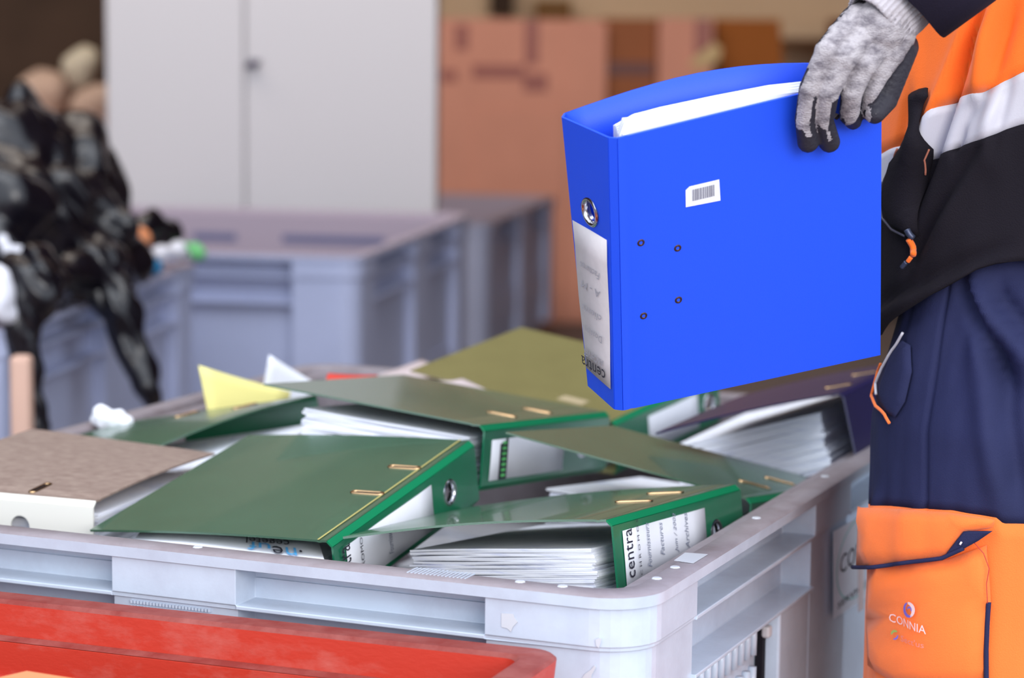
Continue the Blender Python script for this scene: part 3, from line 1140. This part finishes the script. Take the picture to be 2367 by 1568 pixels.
# one continuous body below the clothes
LH = V3(.60, 2.575, .93)
RH = V3(.60, 2.76, .93)
caps = [(LH, .085, V3(.565, 2.565, .50), .058), (V3(.565, 2.565, .50), .055, V3(.60, 2.565, .10), .040), (V3(.60, 2.565, .07), .038, V3(.45, 2.56, .04), .032),
        (RH, .085, V3(.60, 2.80, .50), .058), (V3(.60, 2.80, .50), .055, V3(.63, 2.81, .10), .040), (V3(.63, 2.81, .07), .038, V3(.48, 2.80, .04), .032),
        (LH, .10, RH, .10), (V3(.60, 2.665, .95), .13, V3(.585, 2.665, 1.15), .13), (V3(.585, 2.60, 1.20), .12, V3(.575, 2.60, 1.40), .11), (V3(.585, 2.73, 1.20), .12, V3(.575, 2.73, 1.40), .11),
        (V3(.57, 2.52, 1.50), .06, V3(.57, 2.82, 1.50), .06), (V3(.565, 2.665, 1.5), .055, V3(.54, 2.665, 1.60), .052),
        (V3(.535, 2.665, 1.66), .075, V3(.525, 2.665, 1.74), .080), (V3(.49, 2.665, 1.64), .05, V3(.50, 2.665, 1.70), .06),
        (V3(.44, 2.665, 1.675), .012, V3(.45, 2.665, 1.70), .008), (V3(.54, 2.585, 1.68), .014, V3(.545, 2.583, 1.70), .012), (V3(.54, 2.745, 1.68), .014, V3(.545, 2.747, 1.70), .012),
        (V3(.57, 2.50, 1.48), .055, V3(.585, 2.33, 1.50), .042), (V3(.585, 2.33, 1.50), .042, at(2107, -8, 2.385), .030), (at(2107, -8, 2.385), .030, at(2040, 50, 2.37), .027),
        (V3(.57, 2.83, 1.48), .055, V3(.56, 2.93, 1.22), .042), (V3(.56, 2.93, 1.22), .042, V3(.40, 2.90, 1.10), .030), (V3(.40, 2.90, 1.10), .03, V3(.33, 2.90, 1.08), .030)]
capsules('body', caps, .009, SKIN, worker, WL, 5)
capsules('hair', [(V3(.55, 2.665, 1.72), .082, V3(.53, 2.665, 1.765), .078), (V3(.58, 2.665, 1.66), .06, V3(.575, 2.665, 1.72), .07)], .008, HAIR, worker, WL, 3, disp=lambda c, n: .003 * noise.noise(c * 60))
for sx in (-.03, .03):
    capsules('eye', [(V3(.452, 2.665 + sx, 1.695), .010, V3(.453, 2.665 + sx, 1.695), .010)], .002, mat('eye white', (230, 230, 230), .3, .5), worker, WL, 1)
capsules('mouth', [(V3(.446, 2.645, 1.640), .006, V3(.446, 2.685, 1.640), .006)], .002, mat('lips', (160, 90, 84), .5, .3), worker, WL, 1)

# jacket
J = Garment(WX, WY, .205, .195)
J.scale = lambda z: 1.0 if z < 1.38 else max(.30, 1 - ((z - 1.38) / .17) ** 2 * .7)
J.fold(2262, 40, 2150, 372, -.010, .007)
J.fold(2240, 60, 2135, 330, .006, .010)
J.fold(2276, 90, 2284, 325, .004, .012)
J.fold(2330, 60, 2272, 235, -.006, .008)
J.fold(2300, 20, 2262, 190, .006, .010)
J.fold(2095, 250, 2062, 400, -.004, .006)
J.fold(2265, 340, 2130, 560, -.005, .007)
J.fold(2290, 300, 2180, 520, .004, .012)
J.fold(2330, 210, 2300, 330, -.003, .005)
J.fold(2245, 250, 2215, 330, -.003, .005)
J.fold(2225, 310, 2205, 350, -.003, .004)
J.fold(2060, 690, 2250, 600, -.004, .008)
J.fold(2040, 735, 2260, 630, .004, .010)
hem = J.curve([(2037, 778), (2060, 750), (2110, 715), (2184, 668), (2260, 618), (2300, 607), (2367, 603)], 1.03, 1.03)
bl = J.curve([(2037, 438), (2045, 432), (2147, 368), (2215, 340), (2281, 320), (2330, 298), (2367, 286)], 1.15, 1.15)
bh = J.curve([(2037, 357), (2090, 330), (2170, 250), (2225, 222), (2272, 215), (2310, 195), (2367, 166)], 1.20, 1.20)
top_z = lambda th: 1.555
JK = J.section('jacket_lower', hem, bl, 22, BLACKC, worker, off=.002)
BD = J.section('reflective_band', bl, bh, 6, REFL, worker, off=.0012)
JU = J.section('jacket_upper', bh, top_z, 26, ORANGE, worker)
for o_, lb in ((JK, 'black lower panel of the jacket'), (BD, 'silver reflective band'), (JU, 'orange upper panel of the jacket')):
    o_['label'] = lb
pk = J.drape('jacket_pocket', [(2107, 218), (2130, 207), (2150, 203), (2158, 222), (2147, 242), (2148, 300), (2150, 345), (2137, 400), (2129, 470), (2126, 545), (2108, 546), (2072, 527), (2050, 492),
                               (2043, 430), (2064, 370), (2100, 330), (2111, 290), (2109, 240)], BLACKC, worker, off=.004, bulge=.010)
pk['label'] = 'black side pocket bulging open'
J.strip('zip', [(2052, 420), (2049, 470), (2056, 505), (2080, 530), (2110, 545)], 6, mat('dark grey zip', (70, 68, 84), .4, .5), pk, .010)
J.strip('pocket_piping', [(2149, 345), (2140, 370), (2135, 405)], 5, mat('dull orange piping', (168, 104, 84), .7, .2), pk, .008)
J.strip('pocket_piping', [(2090, 345), (2066, 385), (2052, 425)], 7, mat('dull orange piping', (168, 104, 84), .7, .2), pk, .008)
zs_ = J.strip('zip_slider', [(2118, 530), (2124, 550)], 16, mat('dark blue grey metal', (70, 76, 98), .4, .5, metal=.5), pk, .012)
J.strip('zip_pull', [(2119, 552), (2122, 580), (2128, 588)], 15, ORANGE, pk, .013)['label'] = 'orange zip pull'
J.strip('zip_pull', [(2122, 594), (2116, 604)], 11, ORANGE, pk, .013)['label'] = 'orange zip pull'
J.strip('zip_toggle', [(2112, 605), (2104, 618)], 12, mat('dark blue grey metal', (70, 76, 98), .4, .5), pk, .013)

# trousers
T = Garment(.572, 2.615, .175, .155)
T.scale = lambda z: 1 - max(0, z - .88) * 1.3 if z > .55 else 1 - (.55 - z) * .45
T.shift = lambda z: (0, 0)
T.fold(2189, 672, 2312, 861, -.010, .008)
T.fold(2215, 672, 2367, 830, .008, .012)
T.fold(2290, 700, 2367, 770, -.008, .010)
T.fold(2312, 861, 2350, 1100, -.006, .012)
T.fold(2245, 800, 2300, 1100, .006, .014)
T.fold(2137, 730, 2137, 1165, -.002, .003)
T.fold(2030, 1170, 2060, 1290, .004, .012)
T.fold(2120, 1200, 2110, 1290, .004, .010)
T.fold(2095, 1330, 2060, 1420, -.004, .008)
T.fold(2160, 1330, 2150, 1520, .004, .020)
T.fold(2060, 1300, 2050, 1380, .003, .010)
seam = T.curve([(2003, 1166), (2060, 1170), (2200, 1180), (2305, 1196), (2320, 1210), (2367, 1211)], .785, .785)
TU = T.section('trousers_upper', seam, lambda th: 1.10, 30, NAVYC, worker)
TL = T.section('trousers_lower', lambda th: .09, seam, 40, ORANGE2, worker)
TU['label'] = 'navy upper part of the trousers'
TL['label'] = 'orange lower part of the left trouser leg'
# the other leg
T2 = Garment(.60, 2.83, .12, .11)
T2.scale = lambda z: 1.0 if z > .55 else 1 - (.55 - z) * .45
T2.section('trouser_leg', lambda th: .09, lambda th: .95, 20, NAVYC, worker)
for yy, nm in ((2.565, 0), (2.81, 1)):
    mb = MB()
    xo = .58 + nm * .03
    loops = []
    for z, x0, x1, hw in ((0, -.19, .10, .052), (.03, -.19, .10, .054), (.06, -.17, .095, .050), (.09, -.08, .09, .045), (.14, -.05, .085, .045)):
        loops.append([(xo + x, yy + y, z) for x, y, _ in rrect(x0, x1, -hw, hw, .04, 5)])
    mb.loft(loops, True, True, True)
    mb.build('work_boot', mat('dark leather', (40, 34, 32), .6, .3), worker, smooth=True, loc=WL)
# slant pocket with orange and silver piping
sp1 = T.drape('slant_pocket', [(2036, 800), (2046, 785), (2075, 800), (2090, 860), (2085, 930), (2070, 965), (2045, 950), (2024, 920), (2016, 890), (2022, 840)], NAVYC, worker, off=.003, bulge=.003)
T.strip('piping', [(2022, 842), (2014, 878), (2016, 912), (2030, 938), (2052, 958), (2066, 978)], 8, ORANGE2, sp1, .006)['label'] = 'orange piping'
T.strip('piping', [(2058, 770), (2040, 810), (2028, 850), (2022, 886), (2028, 912)], 7, REFL, sp1, .007)['label'] = 'silver piping'
# thigh pocket with flap
tp = T.drape('thigh_pocket', [(2016, 1320), (2100, 1305), (2200, 1292), (2282, 1260), (2292, 1400), (2284, 1590), (2100, 1590), (2014, 1538), (2012, 1430)], ORANGE2, worker, off=.004, bulge=.006, thick=.003)
fl = T.drape('pocket_flap', [(2005, 1172), (2100, 1176), (2200, 1182), (2305, 1197), (2300, 1214), (2250, 1222), (2238, 1228), (2197, 1281), (2100, 1298), (2002, 1309)], ORANGE2, worker, off=.011, bulge=.006, thick=.003)
tr = T.drape('turned_corner', [(2240, 1223), (2301, 1222), (2270, 1245), (2232, 1268), (2197, 1283)], NAVYC, worker, off=.014, thick=.002)
tr['label'] = 'turned up navy flap corner'
T.strip('flap_piping', [(2001, 1313), (2060, 1308), (2120, 1296), (2195, 1285), (2240, 1262)], 10, NAVYC, fl, .016)['label'] = 'navy piping'
sn = T.strip('press_stud', [(2234, 1249), (2237, 1251)], 9, mat('white stud', (225, 220, 235), .4, .4), tr, .017)
T.strip('seam_slit', [(2288, 1390), (2285, 1440), (2283, 1500), (2284, 1600)], 12, NAVYC, tp, .006)
th_, z_ = T.hit(2270, 1230)
T.strip('loose_thread', [(2258, 1248), (2280, 1275), (2292, 1310), (2286, 1345), (2288, 1390)], 2.2, mat('dark red thread', (190, 70, 60), .7, .2), tp, .012)
# print on the pocket


def wtext(body, u0, v0, u1, v1, hpx, mm, par, off=.0145):
    """print that follows the cloth, baseline from (u0,v0) to (u1,v1), letters hpx high"""
    def fn(x, y):
        u = u0 + (u1 - u0) * x + 0 * y
        v = v0 + (v1 - v0) * x - hpx * y
        th, z = T.hit(u, v)
        return T.P(th, z, off)
    return text('print', body, (0, 0, 0), (1, 0, 0), (0, 1, 0), mm, par, WL, width=1.0, height=1.0, fn=fn)


PW = mat('worn white print', (240, 206, 206), .7, .2)
PB = mat('violet print', (128, 106, 196), .7, .2)
PG = mat('pale green print on cloth', (150, 170, 90), .7, .2)
wtext('CONNIA', 2081, 1433, 2166, 1459, 19, PW, tp)
wtext("Sect'us", 2106, 1478, 2162, 1491, 14, mat('faint pink print', (236, 140, 128), .7, .2), tp)


def swirl(u0, v0, ro, ri, a0, a1, mm, ky=1.2):
    V, Fq = [], []
    n = 14
    for i in range(n + 1):
        a = math.radians(a0 + (a1 - a0) * i / n)
        w_ = math.sin(PI * i / n) * .5 + .5
        for r in (ro, ro - (ro - ri) * w_):
            th, z = T.hit(u0 + r * math.cos(a), v0 + r * ky * math.sin(a))
            V.append(T.P(th, z, .0145))
    for i in range(n):
        Fq.append((2 * i, 2 * i + 1, 2 * i + 3, 2 * i + 2))
    return obj('emblem', V, Fq, mm, tp, loc=WL)


swirl(2129, 1404, 15, 8, 60, 250, PB)
swirl(2129, 1404, 15, 7, -100, 70, PW)
swirl(2131, 1403, 6, 2, 180, 400, PB)
swirl(2092, 1461, 7, 2, 160, 330, PG)
swirl(2093, 1467, 7, 3, -20, 120, PB)

# sleeve on the left arm
aw, ae, ash = at(2107, -8, 2.385), V3(.585, 2.33, 1.50), V3(.57, 2.50, 1.48)
mb = MB()
ax = (ae - aw).normalized()
s0 = aw
pts = [s0, s0.lerp(ae, .25), s0.lerp(ae, .5), s0.lerp(ae, .8), ae + V3(.01, -.01, .01), ae.lerp(ash, .5) + V3(.01, 0, .01), ash + V3(0, .04, 0)]
mb.tube(pts, [.050, .053, .055, .058, .066, .070, .085], 28, caps=False)
sl = mb.build('sleeve', SLEEVE, worker, smooth=True, loc=WL)
for v in sl.data.vertices:
    v.co += V3(1, .3, .5) * .004 * noise.noise((v.co) * 22)
solid(sl, .003, 0)
mb = MB().tube([V3(.57, 2.80, 1.48), V3(.565, 2.88, 1.36), V3(.56, 2.93, 1.22), V3(.48, 2.915, 1.16), V3(.41, 2.902, 1.11)], [.08, .068, .062, .052, .048], 20, caps=False)
solid(mb.build('sleeve', SLEEVE, worker, smooth=True, loc=WL), .003, 0)

# ------------------------------------------------------------------ gloved hand (left hand, back towards us)
pn = UN.copy()                         # cover normal, towards the camera
if pn.y > 0:
    pn = -pn


def ch(u, v, off):                     # point seen there, off metres in front of the cover plane
    return atplane(u, v, c0, pn, off)


wr = at(2040, 40, 2.372)
hand_caps = []
# fingers: list of joints with offset from the cover plane and radii
fing = [
    [((1912, 120), .016, .0125), ((1872, 205), .019, .0112), ((1861, 275), .0148, .0108), ((1868, 328), .0120, .0112)],
    [((1950, 135), .022, .0130), ((1914, 215), .027, .0115), ((1903, 280), .018, .0108), ((1917, 328), .0120, .0112)],
    [((1995, 150), .020, .0130), ((1968, 215), .026, .0112), ((1963, 266), .0150, .0105), ((1972, 280), .006, .0090)],
    [((2035, 160), .012, .0120), ((2012, 212), .018, .0095), ((2007, 258), .0115, .0085), ((2016, 266), .006, .0080)],
]
for fg in fing:
    P_ = [(ch(u, v, off), r) for (u, v), off, r in fg]
    for (a, ra), (b, rb) in zip(P_[:-1], P_[1:]):
        hand_caps.append((a, ra, b, rb))
K = [ch(u, v, off) for (u, v), off, r in [f_[0] for f_ in fing]]
wa, wb = at(1985, 50, 2.368), at(2075, 78, 2.372)
wm = at(2032, 60, 2.365)
for k, rr_ in zip(K, (.0135, .0145, .0145, .013)):
    hand_caps.append((k, rr_, wa.lerp(wb, (k.x - K[0].x) / (K[3].x - K[0].x)), .019))
hand_caps.append((K[0].lerp(wa, .5), .017, K[3].lerp(wb, .5), .017))
hand_caps.append((K[0], .0125, K[3], .012))
# heel of the palm (little finger side) folded round the cover edge
hand_caps.append((at(2085, 110, 2.385), .017, at(2040, 225, 2.388), .0165))
hand_caps.append((at(2040, 225, 2.388), .0165, at(2022, 262, 2.372), .011))
# thumb, leaving the side of the palm and closing behind the cover
hand_caps += [(wa, .016, at(1915, 120, 2.385), .0145), (at(1915, 120, 2.385), .0145, ch(1905, 190, -.020), .0125), (ch(1905, 190, -.020), .012, ch(1925, 262, -.0145), .0105)]
hand_caps.append((wm, .029, at(2075, 20, 2.38), .027))
glove = capsules('glove', hand_caps, .0014, None, worker, WL, 7)
me = glove.data
me.materials.append(KNIT)
me.materials.append(RUBBER)
# the rubber coating covers the palm side and the finger tips
tipc = [ch(fing[0][3][0][0], fing[0][3][0][1], .0115), ch(fing[1][3][0][0], fing[1][3][0][1], .0115)]
ftop = [[ch(u, v, off) for (u, v), off, r in f_] for f_ in fing]
EA, EB = at(2100, 105, 2.372), at(2006, 262, 2.36)
EM = at(2040, 160, 2.365)
EN = (EB - EA).cross(pn).normalized()
if EN.dot(RIGHT) < 0:
    EN = -EN
for p_ in me.polygons:
    c = p_.center + WL
    n = p_.normal
    rub = False
    side = n.dot(pn)
    jit = .12 * noise.noise(c * 160)
    if side < (.05 + jit if c.z < 1.262 else -.35 + jit):
        rub = True
    # finger ends
    for i, f_ in enumerate(ftop[:2]):
        axis = (f_[3] - f_[2]).normalized()
        along = (c - f_[2]).dot(axis)
        lat = (c - f_[2] - axis * along).length
        lim = (.004, .008)[i]
        if lat < .02 and along > lim + .004 * noise.noise(c * 200) + .012 * max(0, side - .7) / .3:
            rub = True
        if i < 2 and lat < .02 and along > -.03 and n.dot(Vector(RIGHT)) > .35 + jit:
            rub = True
    # outer edge of the hand (little finger side)
    if n.dot(RIGHT) > -.5 + jit and (c - EA).dot(EN) > .0035 * noise.noise(c * 130):
        rub = True
    p_.material_index = 1 if rub else 0

# ribbed cuff
ca, cb_ = at(2022, 62, 2.366), at(2118, -40, 2.39)
caxis = (cb_ - ca).normalized()
cu_ = caxis.cross(pn).normalized()
cv_ = caxis.cross(cu_).normalized()
mb = MB()
loops = []
for i in range(15):
    f = i / 14
    p = ca.lerp(cb_, f)
    loops.append([])
    for j in range(168):
        a = 2 * PI * j / 168
        rb = .0011 * math.sin(42 * a + 1.2 * math.sin(f * 6)) + .0006 * math.sin(7 * a + 9 * f)
        ru, rv = .0385 - .002 * math.sin(PI * f) + .002 * f, .0295
        loops[-1].append(p + cu_ * (ru + rb) * math.cos(a) + cv_ * (rv + rb) * math.sin(a))
mb.loft(loops, True)
solid(mb.build('ribbed_cuff', CUFFM, glove, smooth=True, loc=WL), .002, -1)

# ------------------------------------------------------------------ background: crates, cabinet, boxes, bags
GRIMBG = mat('dull grey rim plastic', (158, 146, 160), .6, .3)
def place(t, loc, rz, label, group=None, sx=1, sy=1, sz=1):
    t.location, t.rotation_euler = loc, (0, 0, rz)
    t.scale = (sx, sy, sz)
    t['label'] = label
    if group:
        t['group'] = group
    return t


bgc = crate('x', 'grey pallet crates in the background', GREYBG, GRIMBG, detail=False)
n0 = atz(832, 594, .76)
f0 = atz(1090, 494, .76)
dv = (f0 - n0)
rz2 = math.atan2(-dv.x, dv.y)
place(bgc, (n0.x, n0.y, 0), rz2, 'empty grey pallet crate standing in front of the white cabinet', sy=dv.length / CD)
c3 = copy_tree(bgc)
SLOTM = mat('slot shade tone plastic', (98, 100, 132), .6, .3)
n1, f1_ = atz(1128, 517, .60), atz(1288, 454, .60)
dv = f1_ - n1
place(c3, (n1.x, n1.y, 0), math.atan2(-dv.x, dv.y), 'grey crate behind the white cabinet, in front of the tall cardboard box', sz=.60 / .76, sy=dv.length / CD)
bgc_inv = Matrix.LocRotScale(bgc.location, bgc.rotation_euler, bgc.scale).inverted()
c4 = copy_tree(bgc)
fr = atz(460, 606, .76)
nr_ = atz(20, 760, .76)
dv = fr - nr_
dv = dv.normalized() * 1.25
nr_ = fr - dv
place(c4, (nr_.x, nr_.y, 0), math.atan2(-dv.x, dv.y), 'grey crate at the left with black bin liners draped over it', sy=1.25 / CD)

# thin dark plates paint slot shade on the far inner wall of the empty crate
for u0, u1 in ((400, 508), (622, 872)):
    kx = [((bgc_inv @ at(u, 556, 6.86)).x) for u in (u0, u1)]
    MB().box((kx[0], CD - .0525, .668), (kx[1], CD - .0505, .690)).build('recess_shade', SLOTM, bgc)

# white cabinet
cab = empty('cabinet', (-.74, 7.35, 0), 'tall white two door steel cabinet behind the empty grey crate', 'cabinet')
cl = V3(-.74, 7.35, 0)
xl, xm, xr = at(246, 200, 7.2).x, at(566, 200, 7.2).x, at(1009, 200, 7.2).x
bevel(MB().box((xl + .004, 7.222, .03), (xr - .004, 7.62, 1.98)).build('body', WHITEM, cab, loc=cl), .004)
bevel(MB().box((xl, 7.20, .08), (xm - .003, 7.22, 1.96)).build('door', WHITEM, cab, loc=cl), .004)
d2 = bevel(MB().box((xm + .003, 7.20, .08), (xr, 7.22, 1.96)).build('door', WHITEM, cab, loc=cl), .004)
MB().box((xl + .02, 7.25, 0), (xr - .02, 7.6, .03)).build('plinth', DARK, cab, loc=cl)
hx = at(584, 147, 7.18)
hb = MB().loft([[hx + V3(.017 * math.cos(a * PI / 8) * r, y, .012 * math.sin(a * PI / 8) * r) for a in range(16)] for r, y in ((1, .02), (1, .004), (.9, 0))], True, False, True)
hb.tube([hx + V3(-.022, -.006, -.010), hx + V3(.024, -.008, .008)], .006, 8)
hb.build('lock_handle', mat('dark violet grey metal', (60, 52, 78), .4, .5), d2, loc=cl)

# cardboard boxes
BX = []


def carton(label, x0, x1, y0, dpt, z0, z1, M_, tapes=(), lean=0.0, ry_=0.0, panels=()):
    xc = (x0 + x1) / 2
    t = empty('cardboard_box', (xc, y0 + dpt / 2, z0), label, 'box', 'cardboard boxes along the back')
    lc = V3(xc, y0 + dpt / 2, z0)
    mb = MB().box((x0, y0, z0), (x1, y0 + dpt, z1))
    if lean:
        for v in mb.V:
            v.x += (v.z - z0) * lean
    bevel(mb.build('box_body', M_, t, loc=lc), .004)
    for (a0, b0_, a1, b1_, mm) in tapes:
        q = MB().box((a0, y0 - .003, b0_), (a1, y0 + .001, b1_))
        q.build('tape', mm, t, loc=lc)
    for (a0, b0_, a1, b1_) in panels:
        q = MB().box((a0, y0 - .006, b0_), (a1, y0 + .001, b1_))
        bevel(q.build('flap', M_, t, loc=lc), .002)
    return t


def bx(u, v, y):
    p = at(u, v, y)
    return p.x, p.z


YB = 10.6


def tp_(u0, v0, u1, v1, mm=None):
    x0, z1 = bx(u0, v0, YB)
    x1, z0 = bx(u1, v1, YB)
    return (x0, z0, x1, z1, mm or TAPE)


x0, zt = bx(1000, 42, YB)
x1, _ = bx(1392, 42, YB)
pn_ = tp_(1306, 44, 1392, 800)
pn2 = tp_(1096, 250, 1300, 800)
carton('tall pinkish cardboard box with crossed tape beside the cabinet', x0, x1, YB, .6, 0, zt, CARD,
       tapes=[tp_(1052, 56, 1082, 116), tp_(1018, 162, 1056, 188), tp_(1092, 150, 1212, 182), tp_(1214, 44, 1244, 150), tp_(1210, 170, 1265, 212)],
       panels=[(pn_[0], 0.02, pn_[2], zt - .01), (pn2[0], .02, pn2[2], pn2[3])])
x0, zt = bx(1398, 42, YB)
x1, _ = bx(1520, 42, YB)
carton('brown cardboard box with a dark strip of tape, second from the cabinet', x0, x1, YB + .05, .6, 0, zt, CARD2, tapes=[(x0 + .015, bx(0, 160, YB)[1], x1 - .01, bx(0, 130, YB)[1], TAPED)])
x0, zt = bx(1523, 42, YB)
x1, _ = bx(1650, 42, YB)
b3 = carton('pinkish cardboard box with a torn pale label, third from the cabinet', x0, x1, YB - .02, .6, 0, zt, CARD, tapes=[tp_(1606, 44, 1640, 150)])
lb = MB().add([at(u, v, YB - .03) for u, v in ((1590, 150), (1612, 128), (1650, 98), (1668, 112), (1662, 140), (1618, 158))], [(0, 1, 2, 3, 4, 5)])
solid(lb.build('torn_label', mat('beige label', (206, 176, 130), .7, .2), b3, loc=V3((x0 + x1) / 2, YB + .28, 0)), .002, 0)
x0, zt = bx(1728, 44, YB)
x1, _ = bx(1880, 44, YB)
carton('orange brown cardboard box leaning at the right end of the row', x0, x1, YB + .1, .6, 0, zt, CARD3, lean=-.10)
x0, zt = bx(1960, 44, YB)
carton('brown cardboard box standing behind the worker', x0, x0 + .22, YB + .1, .6, 0, zt, CARD2)
# low items on the wall shelf above the boxes
x, z = bx(1155, 12, 12.2)
t = tag(bevel(MB().box((x - .05, 12.2, z - .05), (x + .07, 12.4, z + .15)).build('small_box', WALLD, None, loc=(x, 12.3, z - .05)), .004), 'small dark box on the shelf above the taped cardboard box', 'box')
x, z = bx(1275, 22, 12.2)
t = tag(bevel(MB().box((x - .08, 12.2, z - .05), (x + .10, 12.4, z + .05)).build('small_box', mat('olive brown card', (128, 92, 56), .8, .2), None, loc=(x, 12.3, z - .05)), .004), 'small olive brown box on the wall shelf, right of the dark one', 'box')
zsh = bx(0, 46, 12.3)[1]
tag(MB().box((-1.0, 12.1, zsh - .05), (3.4, 12.42, zsh - .01)).build('wall_shelf', WALLM, None, loc=(1.2, 12.25, zsh - .05)), 'tan wall shelf running above the cardboard boxes', 'shelf')

# left background: dark board partition with pale sacks in front
struct(MB().box((-5.9, 9.4, 0), (-1.50, 9.5, 3.2)).build('wall_partition', WALLD))
SACK = mat('pinkish beige sacking', (186, 158, 140), .85, .15, var=.08, vscale=5)
SACK2 = mat('greenish beige sacking', (198, 186, 164), .85, .15, var=.05, vscale=5)


def sack(label, c, r, M_, squash=1.0):
    o = capsules('sack', [(c + V3(-r * .3, 0, 0), r * .8, c + V3(r * .3, 0, .02), r * .8), (c + V3(0, .02, -r * .5), r * .85, c + V3(0, .02, r * .3), r * .7)], .02, M_, None, loc=c - V3(0, 0, r * 1.3), smooth_it=3,
                 disp=lambda q, n: .02 * noise.noise(q * 6))
    return tag(o, label, 'sack', 'pale sacks in the left background')


sack('pinkish beige rounded sack, leftmost of the pale sacks', at(97, 215, 8.6), .100, SACK)
sack('square greenish beige sack above the others beside the cabinet', at(182, 152, 8.5), .068, SACK2)
sack('brownish beige sack half hidden by the white cabinet', at(222, 248, 8.4), .080, SACK)
# a low stack of crates carries the sacks
tag(bevel(MB().box((-2.3, 8.15, 0), (-1.20, 9.2, at(150, 330, 8.2).z)).build('cardboard_box', CARD3, None, loc=(-1.8, 8.6, 0)), .01), 'brown cardboard bin below the pale sacks', 'box')
tag(bevel(MB().box((at(196, 0, 7.6).x, 7.65, 0), (at(262, 0, 7.6).x, 8.0, at(225, 318, 7.6).z)).build('cardboard_box', CARDP, None, loc=(-1.3, 7.8, 0)), .01), 'peach cardboard box squeezed in left of the cabinet', 'box')
tag(bevel(MB().box((at(12, 0, 4.16).x, 4.14, 0), (at(60, 0, 4.16).x, 4.18, at(50, 822, 4.16).z)).build('cardboard_box', mat('pale peach cardboard', (214, 176, 158), .85, .15), None, loc=(-.83, 4.16, 0)), .008), 'narrow peach cardboard box behind the hanging black plastic at the far left', 'box')

# black bin liners heaped on and hanging over the left crate
def A(u, v, y):
    return at(u, v, y)


heap = []
for (u, v, y, r) in ((-60, 420, 4.9, .17), (40, 360, 5.0, .13), (110, 380, 5.1, .12), (60, 480, 4.9, .15), (170, 430, 5.1, .11), (150, 520, 5.0, .12), (215, 480, 5.1, .085), (240, 560, 5.0, .08),
                     (230, 400, 5.1, .055), (120, 600, 4.9, .11), (30, 560, 4.8, .10), (20, 300, 5.0, .075), (255, 500, 5.1, .06), (190, 350, 5.1, .05), (-80, 560, 4.7, .16)):
    heap.append((A(u, v, y), r, A(u + 8, v + 12, y), r * .95))


def crease(amp, k):
    def f(c, n):
        q = V3((c.x + c.z * .6) * k, c.y * k * .6, (c.z - c.x * .6) * k * .35)
        return amp * (1.3 * abs(noise.noise(q)) - .3 + .6 * noise.noise(q * 2.3))
    return f


o = capsules('bin_liner_heap', heap, .011, BAG, None, loc=A(60, 560, 4.9) - V3(0, 0, .2), smooth_it=2, disp=crease(.055, 10))
tag(o, 'shiny black bin liners heaped on the left grey crate', 'bin liner')


def strand(label, pts, w_, name='bin_liner'):
    cp = []
    for (u0, v0, y0, r0), (u1, v1, y1, r1) in zip(pts[:-1], pts[1:]):
        cp.append((A(u0, v0, y0), r0, A(u1, v1, y1), r1))
    lc = A(*pts[-1][:3])
    o = capsules(name, cp, .006, BAG, None, loc=lc, smooth_it=2, disp=crease(.022, 17))
    return tag(o, label, 'bin liner')


strand('black bin liner hanging in a long tail down the crate side', [(225, 600, 4.62, .050), (265, 700, 4.60, .040), (300, 790, 4.60, .036), (335, 880, 4.60, .030), (352, 935, 4.60, .018)], 1)
strand('black bin liner hanging straight down at the far left', [(80, 640, 4.28, .060), (52, 740, 4.26, .040), (60, 830, 4.26, .026), (80, 920, 4.26, .022), (88, 1010, 4.26, .018)], 1)
strand('black bin liner sagging between the two hanging tails', [(60, 640, 4.3, .045), (130, 650, 4.5, .050), (200, 640, 4.6, .050), (240, 610, 4.65, .045)], 1)
strand('small black bin liner hump on the right end of the left crate', [(310, 545, 5.25, .030), (350, 525, 5.3, .034), (390, 530, 5.35, .030), (408, 548, 5.35, .018)], 1)
# scraps lying on that crate
WF = mat('white plastic film', (222, 222, 232), .5, .4)
TEAL = mat('teal plastic film', (28, 120, 170), .5, .4)
LGR = mat('light green plastic film', (110, 190, 120), .5, .4)


def scrap(name, label, cat, pts, M_, rough=.02, vx=.006):
    cp = [(A(u0, v0, y0), r0, A(u1, v1, y1), r1) for (u0, v0, y0, r0), (u1, v1, y1, r1) in zip(pts[:-1], pts[1:])]
    o = capsules(name, cp, vx, M_, None, loc=A(*pts[0][:3]) - V3(0, 0, pts[0][3]), smooth_it=1, disp=lambda c, n: rough * noise.noise(c * 25))
    return tag(o, label, cat)


scrap('plastic_film', 'crumpled white film on the left crate under the small black hump', 'plastic film', [(352, 590, 5.2, .016), (390, 582, 5.25, .018), (430, 588, 5.3, .016)], WF)
scrap('plastic_film', 'teal plastic film hanging over the rim of the left crate', 'plastic film', [(306, 604, 5.1, .016), (330, 615, 5.1, .020), (372, 622, 5.15, .012)], TEAL)
scrap('plastic_film', 'light green scrap of film at the corner of the left crate', 'plastic film', [(426, 565, 5.35, .006), (444, 578, 5.35, .012), (462, 590, 5.35, .006)], LGR)
scrap('paper_scrap', 'orange brown paper scrap beside the black bin liner heap', 'paper', [(298, 530, 5.15, .012), (318, 550, 5.15, .020), (302, 572, 5.15, .014)], CARDP)
scrap('plastic_film', 'white film lying on the rim at the far left edge', 'plastic film', [(14, 560, 4.6, .014), (40, 600, 4.6, .022), (82, 640, 4.6, .012)], WF)
scrap('plastic_film', 'white bag bulging below the bin liners at the far left edge', 'plastic film', [(-5, 640, 4.22, .022), (0, 690, 4.22, .028), (2, 715, 4.22, .026)], WF)
